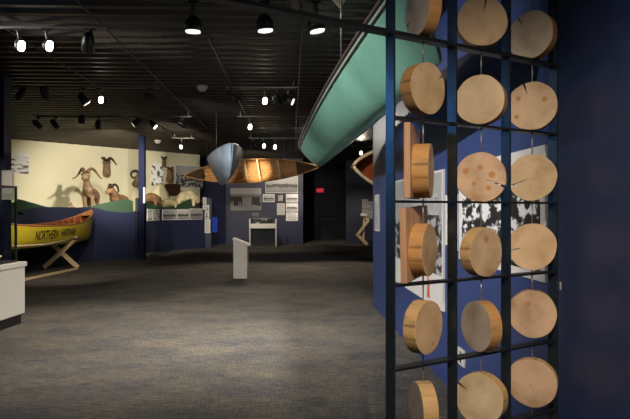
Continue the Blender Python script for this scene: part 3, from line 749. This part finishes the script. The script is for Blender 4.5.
# yellow canoe on trestles
YH = Hull(5.6, .92, .49, .36, .04, .55, 1.0, .3)
bow = Vector((-6.22, 16.75)); mid = Vector((-6.42, 14.0)); yl = (bow-mid).normalized(); mid = bow-yl*2.8
yc = canoe('canoe', 'yellow canoe with black lettering and red wooden inside, resting on wooden trestles', YH, (mid.x, mid.y, 1.13), (yl.x, yl.y, 0), (0,0,1), [M['yellow'], M['red_wood']], ribs=22, thwarts=(-.45, 0, .45), rail_r=.02, rail_m=M['red_wood_rail'], thw_m=M['red_wood_rail'])
def hull_text(body, xc, zc, height, width):
    bm = text_bm(body, height, .0); xs = [v.co.x for v in bm.verts]; sx = width/(max(xs)-min(xs)); bmesh.ops.triangulate(bm, faces=bm.faces[:])
    bmesh.ops.subdivide_edges(bm, edges=[e for e in bm.edges if e.calc_length() > .05], cuts=2)
    for v in bm.verts:
        x = v.co.x*sx+xc; z = v.co.y+zc
        t = x/(YH.L/2); q = (YH.zg(t)-z)/(YH.zg(t)-YH.zk(t)); th = math.asin(max(0, min(.98, q)))
        y = YH.half(t)*math.cos(th)**YH.e1
        v.co = Vector((x, -y-.012, z))
    return bm
hb = [c for c in yc.children if c.name.startswith('hull')][0]
obj('lettering', hull_text('NORTHERN', -.43, -.30, .20, .92), M['ink'], hb)
obj('lettering', hull_text('HARDWARE', .55, -.255, .16, .80), M['ink'], hb)
perp = Vector((yl.y, -yl.x))        # towards the viewer's right
def trestle(dc, label):
    base = Vector((0,0)); c = bow-yl*((bow.y-dc)/yl.y)
    t = thing('trestle', label, 'trestle', (c.x, c.y, 0), math.atan2(perp.y, perp.x), 'trestles under the yellow canoe')
    for s, off in ((1, -.02), (-1, .02)):
        bm = new(); beam(bm, (-s*.43, off, .05), (s*.43, off, .80), .105, .036, (0,1,0)); obj('leg', bm, M['pine'], t)
    return c
c1 = trestle(15.0, 'crossed pine trestle under the bow of the yellow canoe'); c2 = trestle(11.9, 'crossed pine trestle under the yellow canoe, behind the white plinth')
r = thing('stretcher_rail', 'long pine rail joining the feet of the two trestles', 'rail', (c1.x, c1.y, 0))
bm = new(); off = perp*.42; f1 = Vector((off.x, off.y, .03)); f2 = Vector((c2.x-c1.x+off.x, c2.y-c1.y+off.y, .03)); beam(bm, f1, f2, .05, .05); obj('rail', bm, M['pine'], r)
r = thing('support_rail', 'pale rail along the underside of the yellow canoe', 'rail', (c1.x, c1.y, 0))
bm = new(); off = perp*.45; f1 = Vector((off.x, off.y, .79)); f2 = Vector((c2.x-c1.x+off.x, c2.y-c1.y+off.y, .79)); tube(bm, [f1, f1*.5+f2*.5-Vector((0,0,.07)), f2*.9+f1*.1-Vector((0,0,.04)), f2+Vector((0,0,.03))], .022, 8); obj('rail', bm, M['pale_wood'], r)

# green canoe hung overhead, on its side
gl = Vector((-.0738, .9973, 0)); GT = Vector((-.175, 11.25, 2.640)); GL = 8.25
gcn = GT-gl*GL/2
GH = Hull(GL, .62, .46, .03, .02, .46, 1.0, .24, 2.8, .9)
canoe('canoe', 'large green canoe hung overhead on its side behind the steel grid', GH, gcn, gl, (-.60, 0, .80), [M['green_hull'], M['dark_green']], thwarts=(-.5,0,.5), rail_r=.012, rail_m=M['dark_rail'], extra_rail=M['grey_rail'], thw_m=M['grey_rail'], deck_m=M['dark_rail'], deck=.08)
# brown canoe, on its side with the opening to the viewer
ca = P(186, 176, 20.5); cb = P(320, 167.5, 17.5); cl = (cb-ca); BL = cl.length
BH = Hull(BL, .72, .34, .06, .03, .6, 1.0, .25, 2.0, .9)
bdir = (Vector((0,0,1.5))-(ca+cb)/2).normalized()
bc = canoe('canoe', 'brown wooden canoe hung on its side showing its golden ribbed inside', BH, (ca+cb)/2+Vector((0,0,.03)), cl, bdir+Vector((0,0,-.12)), [M['birch_out'], M['birch_in']], ribs=16, thwarts=(-.03, .16, .45), rail_r=.016, rail_m=M['birch_in'], rib_m=M['birch_in'], deck=.30, deck_m=M['birch_out'])
dk_ = [c for c in bc.children if c.name.startswith('deck')][1]; dk_.data.materials[0] = M['dark_wood']
# blue-grey canoe seen end-on
ua = P(231.5, 145, 12.6); ub = P(219, 160, 17.0); ul = Vector((ua.x-ub.x, ua.y-ub.y, 0)); UL = ul.length
UH = Hull(UL, .77, .66, .10, .10, 1.75, 1.5, .5, 2.2, .6)
mz = 2.78
uc = (ua+ub)/2; uc.z = mz
canoe('canoe', 'blue-grey canvas canoe hung end-on with its bow towards the viewer', UH, uc, ul, (0,0,1), [M['blue_canvas'], M['dark_rail']], rail_r=.014, rail_m=M['blue_canvas'], thwarts=(0,), deck=.3, deck_m=M['blue_canvas'])
# canoe end at the far right
xa = P(353, 166, 15.5); xl = Vector((1, .38, -.05)).normalized(); XL = 3.2
XH = Hull(XL, 1.35, .5, .05, .03, .7, 1.0, .3, 1.6, .75)
canoe('canoe', 'canoe end with pale rim and dark red inside, behind the right wall end', XH, xa+xl*XL/2, xl, (.30,-.94,.10), [M['birch_out'], M['red_wood']], rail_r=.045, rail_m=M['pale_wood'], thwarts=(-.4,), deck=0, ribs=10, rib_m=M['red_wood'])
# birch bark canoe end at the top of the picture
ta = P(341, 6, 5.6)
TH = Hull(3.6, .62, .34, .05, .03, .7, 1.0, .25)
canoe('canoe', 'cream birch-bark canoe hung near the ceiling, only its underside in view at the top', TH, (ta.x-.12, 5.55-1.8, 3.6), (.06, 1, 0), (0,0,1), [M['cream_bark'], M['birch_in']], rail_r=.014, rail_m=M['birch_in'], deck=0)
# hanging cables
def cable(p, z1, label, r=.004):
    bm = new(); tube(bm, [(0,0,0), (0,0,z1-p.z)], r, 6); o = tag(obj('hanging_cable', bm, M['wire'], loc=p), label, 'cable', 'cables holding the canoes'); return o
pg = P(341, 73, 4.98); c = cable(pg, 3.70, 'thin cable holding the near part of the green canoe')
bm = new(); tube(bm, [(0,0,.50),(0,0,.60)], .010, 8); obj('turnbuckle', bm, M['lamp_grey'], c)
cable(Vector((uc.x, uc.y-1.2, mz-.02)), 3.70, 'thin cable above the blue-grey canoe')
cable(P(284, 164, 18.3), 3.70, 'thin cable above the right half of the brown canoe')
cable(P(207, 170, 20), 3.70, 'thin cable above the left end of the brown canoe')
cable(P(296, 150, 11.2), 3.70, 'thin cable above the far tip of the green canoe')

# ------------------------------------------------------------------ furniture in the hall
ls = thing('lectern', 'small white slanted lectern standing alone on the carpet', 'lectern', (G(241,278).x, G(241,278).y, 0), 0)
bm = new(); prism(bm, [(-.15,0),(.15,0),(.15,.72),(-.15,.84)], -.14, .14); obj('body', bm, M['white'], ls, bevel=.004)
bm = new(); prism(bm, [(-.17,.845),(.20,.70),(.215,.735),(-.155,.885)], -.17, .17); obj('top', bm, M['white_card'], ls, bevel=.004)
tb = G(263.5, 247); tb.y = 24.6; tb.x = (263.5-CX)/F*24.6
t = thing('display_table', 'white display table with side panels in front of the far blue wall', 'table', tb)
for s in (-1, 1):
    bm = new(); box(bm, (s*.53, 0, .56), (.05, .6, 1.12)); obj('side_panel', bm, M['white'], t, bevel=.004)
bm = new(); box(bm, (0,-.27,.83), (1.01,.04,.19)); obj('front_apron', bm, M['white'], t)
bm = new(); box(bm, (0,.03,.915), (1.01,.54,.03)); obj('table_top', bm, M['black'], t)
bm = new(); box(bm, (0,.27,.37), (1.01,.03,.72)); obj('back_panel', bm, M['black'], t)
vw = thing('viewer_device', 'dark viewing device with pale dials on the white display table', 'device', (tb.x, tb.y, .931))
bm = new(); box(bm, (-.05,.05,.11), (.8,.36,.22)); obj('body', bm, M['black'], vw, bevel=.02)
bm = new(); tube(bm, [(.12,-.14,.15),(.12,-.22,.16)], .06, 12); obj('eyepiece', bm, M['lamp_grey'], vw)
bm = new(); tube(bm, [(-.02,-.14,.15),(-.02,-.22,.16)], .045, 12); obj('eyepiece', bm, M['lamp_grey'], vw)
bm = new(); box(bm, (-.22,-.2,.02), (.14,.1,.03)); tag(obj('label_card', bm, WH, loc=(tb.x, tb.y, .931)), 'small white card on the display table before the dark device', 'label')
# exit sign
ex = P(320.2, 190.3, 30.3)
es = thing('exit_sign', 'red glowing EXIT sign over the dark doors at the far end', 'exit sign', (ex.x, 30.42, ex.z-.12))
bm = new(); box(bm, (0,0,.12), (.36,.06,.24)); obj('housing', bm, M['sign_body'], es)
bm = new(); box(bm, (0,-.032,.12), (.33,.004,.21)); fc = obj('face', bm, mat('dim_red_face', (.3,.005,.01), .5, emit=(1,.02,.06), estr=.30), es)
bm = text_bm('EXIT', .13, .002); bmesh.ops.rotate(bm, matrix=Matrix.Rotation(PI/2,3,'X'), verts=bm.verts); obj('lettering', bm, M['red_sign'], fc, loc=(0,-.037,.055))
# yellow wooden stand in the recess
ys = thing('folding_stand', 'yellow pine folding stand in the recess at the far right', 'stand', ((363-CX)/F*25, 25, 0))
def yb(name, a, b, w=.10):
    bm = new(); d=25
    A_ = ((a[0]-363)/F*d, a[2], H+(CY-a[1])/F*d); B_ = ((b[0]-363)/F*d, b[2], H+(CY-b[1])/F*d)
    beam(bm, A_, B_, w, .09, (0,1,0)); obj(name, bm, M['pine'], ys)
yb('upper_arm', (362,215.3,0), (368.5,220,0)); yb('long_brace', (368.5,220,-.05), (357,235,-.05)); yb('foot', (356.5,234,.0), (367.5,244.5,.0), .12)
yb('upright', (364.3,217,.1), (363.3,244.5,.1), .08); 
bm = new(); box(bm, ((363.5-363)/F*25, 0, bz(214.6,25)), (.24,.3,.10)); obj('seat_pad', bm, M['white_card'], ys)

# ------------------------------------------------------------------ animals
def skin(name, verts, edges, radii, m, parent, sub=2):
    me = bpy.data.meshes.new(name); me.from_pydata([Vector(v) for v in verts], edges, []); me.materials.append(m)
    o = bpy.data.objects.new(name, me); COL.objects.link(o)
    if parent: o.parent = parent
    o.modifiers.new('skin', 'SKIN')
    for i, r in enumerate(radii):
        sv = me.skin_vertices[0].data[i]; sv.radius = (r, r) if not hasattr(r, '__len__') else r; sv.use_root = (i == 0)
    s = o.modifiers.new('sub', 'SUBSURF'); s.levels = sub; s.render_levels = sub
    o.modifiers['skin'].use_smooth_shade = True
    return o
def horn(parent, base, side, R, r0, turn, spread, m, start=15, n=26):
    """curls back, down and forward; head faces +x"""
    bm = new(); pts = []; rad = []
    for i in range(n+1):
        k = i/n; a = math.radians(start + turn*k); rr = R*(1-.25*k)
        pts.append(Vector(base) + Vector((math.cos(a)*rr-math.cos(math.radians(start))*R, side*(spread*k**1.15), math.sin(a)*rr-math.sin(math.radians(start))*R)))
        rad.append(r0*(1-.85*k)+.004)
    tube(bm, pts, rad, 10); return obj('horn', bm, m, parent)
def sheep(name, label, loc, rotz, sc, fur, hm, slim=.82, look=0, headup=0, hturn=300, hspread=.22, hR=.15, hr=.05, cat='ram', grp='bighorn sheep in the diorama', rump=None):
    r = thing(name, label, cat, loc, rotz, grp); S = lambda v: (v[0]*sc, v[1]*sc, v[2]*sc)
    lx = look; hx, hz = .62, 1.10+headup
    V = [(-.42,0,.74),(-.15,0,.70),(.15,0,.70),(.36,0,.78),(.50,0,.94),(hx-.02,lx*.3,hz-.02),(hx+.11,lx,hz-.06),(hx+.22,lx*1.7,hz-.13),
         (-.45,.11,.60),(-.40,.115,.44),(-.50,.115,.30),(-.47,.115,.05),(-.44,.115,.02),
         (-.45,-.11,.60),(-.40,-.115,.44),(-.50,-.115,.30),(-.47,-.115,.05),(-.44,-.115,.02),
         (.30,.10,.58),(.30,.105,.32),(.31,.105,.05),(.335,.105,.02),(.30,-.10,.58),(.30,-.105,.32),(.31,-.105,.05),(.335,-.105,.02),
         (-.56,0,.78),(hx-.03,.14+lx*.3,hz+.05),(hx-.03,-.14+lx*.3,hz+.05)]
    E = [(0,1),(1,2),(2,3),(3,4),(4,5),(5,6),(6,7),(0,8),(8,9),(9,10),(10,11),(11,12),(0,13),(13,14),(14,15),(15,16),(16,17),(3,18),(18,19),(19,20),(20,21),(3,22),(22,23),(23,24),(24,25),(0,26),(5,27),(5,28)]
    Rr = [.19,.225,.225,.19,.125,.095,.075,.048,.12,.065,.04,.032,.038,.12,.065,.04,.032,.038,.085,.045,.03,.037,.085,.045,.03,.037,.035,.022,.022]
    r0 = r; r = skin('body', [S(v) for v in V], E, [q*sc*(slim if q > .08 else 1) for q in Rr], fur, r)
    for s in (1, -1):
        horn(r, S((hx-.02, s*.045+lx*.3, hz+.075)), s, hR*sc, hr*sc, hturn, hspread*sc, hm)
    for s in (1, -1):
        bm = new(); p = Vector(S((hx+.10, lx+s*.062, hz-.015))); tube(bm, [p-Vector((0,0,.014*sc)), p, p+Vector((0,0,.014*sc))], [.004,.016*sc,.004], 8); obj('eye', bm, M['black'], r)
    return r0
def mount(label, loc, rotz, sc, fur, hm, hturn=250, hspread=.2, grp='mounted heads on the cream wall'):
    """head and neck on the wall; neck base at the wall, head faces +x (away from it)"""
    r = thing('mounted_head', label, 'mounted head', loc, rotz, grp); S = lambda v: tuple(q*sc for q in v)
    V = [(.04,0,-.28),(.12,0,-.12),(.20,0,.06),(.27,0,.20),(.38,0,.15),(.50,0,.06),(.22,.15,.24),(.22,-.15,.24)]
    E = [(0,1),(1,2),(2,3),(3,4),(4,5),(3,6),(3,7)]
    r0 = r; r = skin('head', [S(v) for v in V], E, [q*sc for q in (.17,.15,.12,.095,.075,.05,.02,.02)], fur, r)
    for s in (1, -1): horn(r, S((.24, s*.045, .275)), s, .16*sc, .062*sc, hturn, hspread*sc, hm)
    for s in (1, -1):
        bm = new(); p = Vector(S((.37, s*.075, .185))); tube(bm, [p-Vector((0,0,.014)), p, p+Vector((0,0,.014))], [.004,.016,.004], 8); obj('eye', bm, M['black'], r)
    return r0
def at(px, d, z=1.18): return Vector(((px-CX)/F*d, d, z))
sheep('ram', 'tall standing ram with wide curled horns on the cream diorama', at(90.5, 18.6, 1.26), math.radians(-80), 1.06, M['tan_fur'], M['horn'], look=-.03, headup=.10, hturn=250, hspread=.36, hR=.16, hr=.055)
sheep('ram', 'reddish-brown ram with tight dark horns right of the standing ram', at(119, 19.2, 1.16), math.radians(-97), .95, M['red_fur'], M['dark_horn'], look=-.02, headup=-.10, hturn=300, hspread=.17)
sheep('lamb', 'small brown lamb peeking over the blue wave left of the standing ram', at(80, 18.0, 1.18), math.radians(200), .42, M['tan_fur'], M['horn'], headup=.05, hturn=60, hspread=.05, hR=.06, hr=.025, cat='lamb')
wa = math.atan2(ddir.y, ddir.x)-PI/2      # away from the cream wall
def wm(px, z): q = dw_at(px); return Vector((q.x, q.y, z)) + Vector((math.cos(wa), math.sin(wa), 0))*.01
mount('mounted ram head with dark spreading horns high on the cream wall', wm(106.5, H+(CY-169)/F*21.3), math.radians(-70), 1.0, M['tan_fur'], M['dark_horn'], 200, .30)
mount('mounted ram head half hidden behind the blue pole', wm(133, H+(CY-180)/F*21.9), wa+.7, .9, M['grey_fur'], M['dark_horn'], 330, .14)
mount('small dark mounted head high on the cream wall right of the blue pole', wm(163.5, H+(CY-163)/F*23), math.radians(-72), .62, M['grey_fur'], M['dark_horn'], 120, .22)
mount('mounted head with pale bib between the two hanging photo panels', wm(169.5, H+(CY-176)/F*23.3), math.radians(-72), .95, M['red_fur'], M['horn'], 60, .1)
# mounds of pale plaster
def dwo(px, off=.02):
    q = dw_at(px); return q + Vector((math.cos(wa), math.sin(wa)))*off
def mound(px, d, rx, ry, z0, hgt, label):
    bm = new(); N = 20; rings = []; rnd = random.Random(int(px))
    for i in range(7):
        k = i/6; rr = math.cos(k*PI/2)*.98+.02; z = math.sin(k*PI/2)*hgt
        rings.append([bm.verts.new((math.cos(2*PI*j/N)*rx*rr*(1+.06*math.sin(3*j+px)), math.sin(2*PI*j/N)*ry*rr, z0+z*(1+.04*math.sin(2*j)))) for j in range(N)])
    for a_, b_ in zip(rings, rings[1:]):
        for j in range(N):
            f = bm.faces.new((a_[j], a_[(j+1)%N], b_[(j+1)%N], b_[j])); f.smooth = True
    bm.faces.new(rings[0][::-1]); bm.faces.new(rings[-1])
    p = dwo(px, ry+.03); tag(obj('plaster_mound', bm, M['mound'], loc=(p.x, p.y, 0), rotz=math.atan2(ddir.y, ddir.x)), label, 'mound')
mound(155, 22.0, .70, .34, .0, 2.42, 'rounded cream plaster mound right of the blue pole')
mound(131, 20.6, .42, .30, .0, 2.25, 'rounded cream plaster mound left of the blue pole')
# animals right of the pole
def lying(name, label, loc, rotz, sc, fur, cat, long=1.0, hm=None):
    r = thing(name, label, cat, loc, rotz); S = lambda v: (v[0]*sc*long, v[1]*sc, v[2]*sc)
    V = [(-.45,0,.36),(-.15,0,.44),(.18,0,.42),(.38,0,.36),(.52,0,.24),(.62,0,.12),(-.5,.12,.2),(-.46,.14,.0),(-.5,-.12,.2),(-.46,-.14,.0),(.30,.12,.2),(.30,.14,0),(.30,-.12,.2),(.30,-.14,0),(-.60,0,.40),(.46,.10,.34),(.46,-.10,.34)]
    E = [(0,1),(1,2),(2,3),(3,4),(4,5),(0,6),(6,7),(0,8),(8,9),(3,10),(10,11),(3,12),(12,13),(0,14),(4,15),(4,16)]
    skin('body', [S(v) for v in V], E, [q*sc for q in (.22,.25,.25,.2,.13,.07,.13,.07,.13,.07,.1,.06,.1,.06,.03,.025,.025)], fur, r)
    if hm:
        for s in (1,-1): horn(r, S((.46, s*.05, .34)), s, .10*sc, .03*sc, 140, .06*sc, hm)
    return r
lying('ram', 'orange-brown ram bending forward beside the blue pole', at(151, 21.6, 1.62), math.radians(5), .74, M['red_fur'], 'ram', .8, M['horn'])
lying('goat', 'small cream goat lying on the green hill in the middle', at(168.5, 22.3, 1.57), math.radians(200), .5, M['white_fur'], 'goat')
lying('goat', 'big cream-white goat with shaggy coat at the right end of the diorama', at(188, 23.1, 1.62), math.radians(15), .98, M['white_fur'], 'goat', .72, M['dark_horn'])
# hanging photo panels and dark box in the diorama
def hang(px0, px1, py0, py1, d, label, kind, seed, hi, name='photo_panel'):
    panel(name, label, 'photograph', ((px0-CX)/F*d, d), ((px1-CX)/F*d, d), H+(CY-py1)/F*d, H+(CY-py0)/F*d, WH, .03, inner=lambda w,h: photo_mat('hung_print', w, h, kind, seed, .05, hi), border=(.01,)*4)
for (a_, b_, y0, y1, lab, kd, sd_, hi) in ((150.5,162.6,163.5,186,'bright white-and-grey photo panel on the cream wall right of the pole','drawing',61,.9),(175,202,166,187.5,'wide grey photo panel on the cream wall behind the brown canoe tip','mountain',66,.42)):
    A_, B_ = dwo(a_), dwo(b_); d = (A_.y+B_.y)/2
    panel('photo_panel', lab, 'photograph', A_, B_, H+(CY-y1)/F*d, H+(CY-y0)/F*d, WH, .03, inner=lambda w,h,kd=kd,sd_=sd_,hi=hi: photo_mat('wall_print', w, h, kd, sd_, .05, hi), border=(.01,)*4)
q = dwo(171, .02); d = q.y; rzw = math.atan2(ddir.y, ddir.x)
bm = new(); prism(bm, [(-.30,.42),(-.22,0),(.22,0),(.30,.42)], -.22, 0); tag(obj('shelf_box', bm, M['dark_wood'], loc=(q.x, q.y, H+(CY-195)/F*d), rotz=rzw), 'dark tapered wooden box on the cream wall under the pale-bibbed head', 'shelf')

# ------------------------------------------------------------------ light
def lamp(loc, target, energy, angle=60, blend=.6, col=(1,.86,.68), rad=.05):
    l = bpy.data.lights.new('spot_beam', 'SPOT'); l.energy = energy; l.spot_size = math.radians(angle); l.spot_blend = blend; l.color = col; l.shadow_soft_size = rad
    o = bpy.data.objects.new('spot_beam', l); COL.objects.link(o); o.location = loc
    o.rotation_euler = (Vector(target)-Vector(loc)).to_track_quat('-Z', 'Y').to_euler(); return o
def front(px, py, d, dirv, k=.06): return P(px, py, d)+Vector(dirv).normalized()*k
# pendants over the carpet
for px, tx, ty in ((193,-1.6,7.2), (265.5,-1.0,9.5), (317.5,-.1,7.2)):
    p = P(px, 31.5, 6.0); lamp(p+Vector((0,0,-.03)), (tx, ty, 0), 520, 112, 1, (1,.93,.82))
# the bright track heads on the left, aimed back across the hall; two added lamps
lamp(front(49.5,46,6.9,(.5,-1,-.4)), (.9,2.6,1.8), 7, 60, .8, (.8,.88,1))
lamp((-4.0, 4.75, 3.62), (-5.0, 4.75, 2.75), 560, 60, .5, (.75,.9,1))  # added lamp, no fixture: lights the unseen wall mirrored in the posts
lamp(front(21.5,46,6.9,(.55,-1,-.45)), (-2.9,4.3,0), 260, 60, .9)
lamp(front(101,100,10.3,(.35,-1,-.35)), (-2.9,7.7,.0), 330, 66, .9)
lamp(front(265,101,10.3,(.1,-1,-.3)), (-.1,5.5,0), 170, 50, .8, (1,.92,.82))
lamp(front(250,127,13.5,(.1,-1,-.3)), (-1,9.8,0), 300, 60, .9)
lamp(front(250,127,13.5,(.1,-1,-.3)), (1.0,7.3,2.15), 190, 24, .9, (1,.92,.82))
lamp(front(264,146,17.6,(.1,-1,-.3)), (-1.8,14.8,0), 330, 78, .9)
lamp(front(301,142,17.6,(.1,-1,-.3)), (.9,15.2,0), 330, 76, .9)
lamp(front(361,153,20,(0,-1,-.3)), (1.3,16.5,2.6), 120, 90, .8)
lamp((-2.4,22.0,3.4), (-2.2,23.2,0), 160, 110, .9)  # added lamp, no fixture: lifts the far carpet
# diorama wash
lamp(front(81.5,124,13.5,(-.1,.1,-1)), (-7.4,20,1.6), 520, 62, .8, (1,.90,.72))
lamp((-5.0,15.5,3.34), (-7.3,20.6,1.7), 1000, 70, .7, (1,.90,.72))
lamp(front(155.5,127,13.5,(.5,-.2,-.5)), (-5.2,23,2.4), 1200, 40, .7, (1,.90,.72))
# far wall
lamp((-2.6,21.5,3.4), (-2.0,26,1.7), 340, 80, .8)
lamp((-.9,22.5,3.4), (-.9,26,1.9), 330, 60, .8)
lamp((-1.2,22.5,3.4), (-.75,26,1.75), 330, 17, .7)
# canoes, brightened by added spots without fixtures
lamp((-1.9,15.2,3.3), (-1.80,18.9,2.75), 1700, 15, .9, (1,.82,.58))
lamp((-4.2,1.6,3.5), (.25,4.7,1.75), 1900, 42, 1, (1,.95,.88))
lamp((-5.2,6.4,3.45), (-.1,8.8,2.5), 1300, 46, .8, (1,.95,.88))
lamp((-3.2,9.8,3.3), (-2.1,13.8,2.7), 430, 40, .7, (.9,.95,1))
lamp((-3.8,10.3,3.4), (-5.9,13.4,.9), 520, 60, .8)
lamp((.2,12.6,3.4), (1.2,15.7,2.6), 260, 34, .8)
lamp((1.2,22.2,3.4), (1.9,25.4,1.2), 260, 46, .8)  # added lamp, no fixture: brightens the recess and its stand
lamp(front(21.5,46,6.9,(.55,-1,-.45)), (-5.1,9.7,1.9), 520, 16, .8)  # extra beam added at this head for the board on the column
lamp((-.9,4.4,3.4), (.1,4.9,3.3), 6, 90, .8)
# added fill spots for the lectern and plinth
lamp((-.9,6.0,3.3), (-1.63,13.1,.6), 260, 16, .8)
lamp((-.9,5.6,3.3), (-3.9,7.5,.5), 170, 30, .8)
# grid, from the tracks above and behind the camera
lamp((.2,-.7,3.5), (.98,2.8,.52), 470, 52, .9, (1,.84,.63), .04)

w = bpy.data.worlds.new('dim_room'); SC.world = w; w.use_nodes = True
w.node_tree.nodes['Background'].inputs[0].default_value = (.5,.55,.75,1); w.node_tree.nodes['Background'].inputs[1].default_value = .012

# ------------------------------------------------------------------ camera
cd = bpy.data.cameras.new('camera'); co = bpy.data.objects.new('camera', cd); COL.objects.link(co)
co.location = (0, 0, H); co.rotation_euler = (PI/2, 0, 0); cd.sensor_width = 36; cd.lens = 36*F/630; cd.clip_start = .05; cd.clip_end = 200
SC.camera = co
SC.view_settings.view_transform = 'Standard'; SC.view_settings.look = 'None'; SC.view_settings.exposure = 0; SC.view_settings.gamma = 1; SC.view_settings.use_curve_mapping = False
SC.cycles.use_denoising = True
SC.cycles.max_bounces = 6
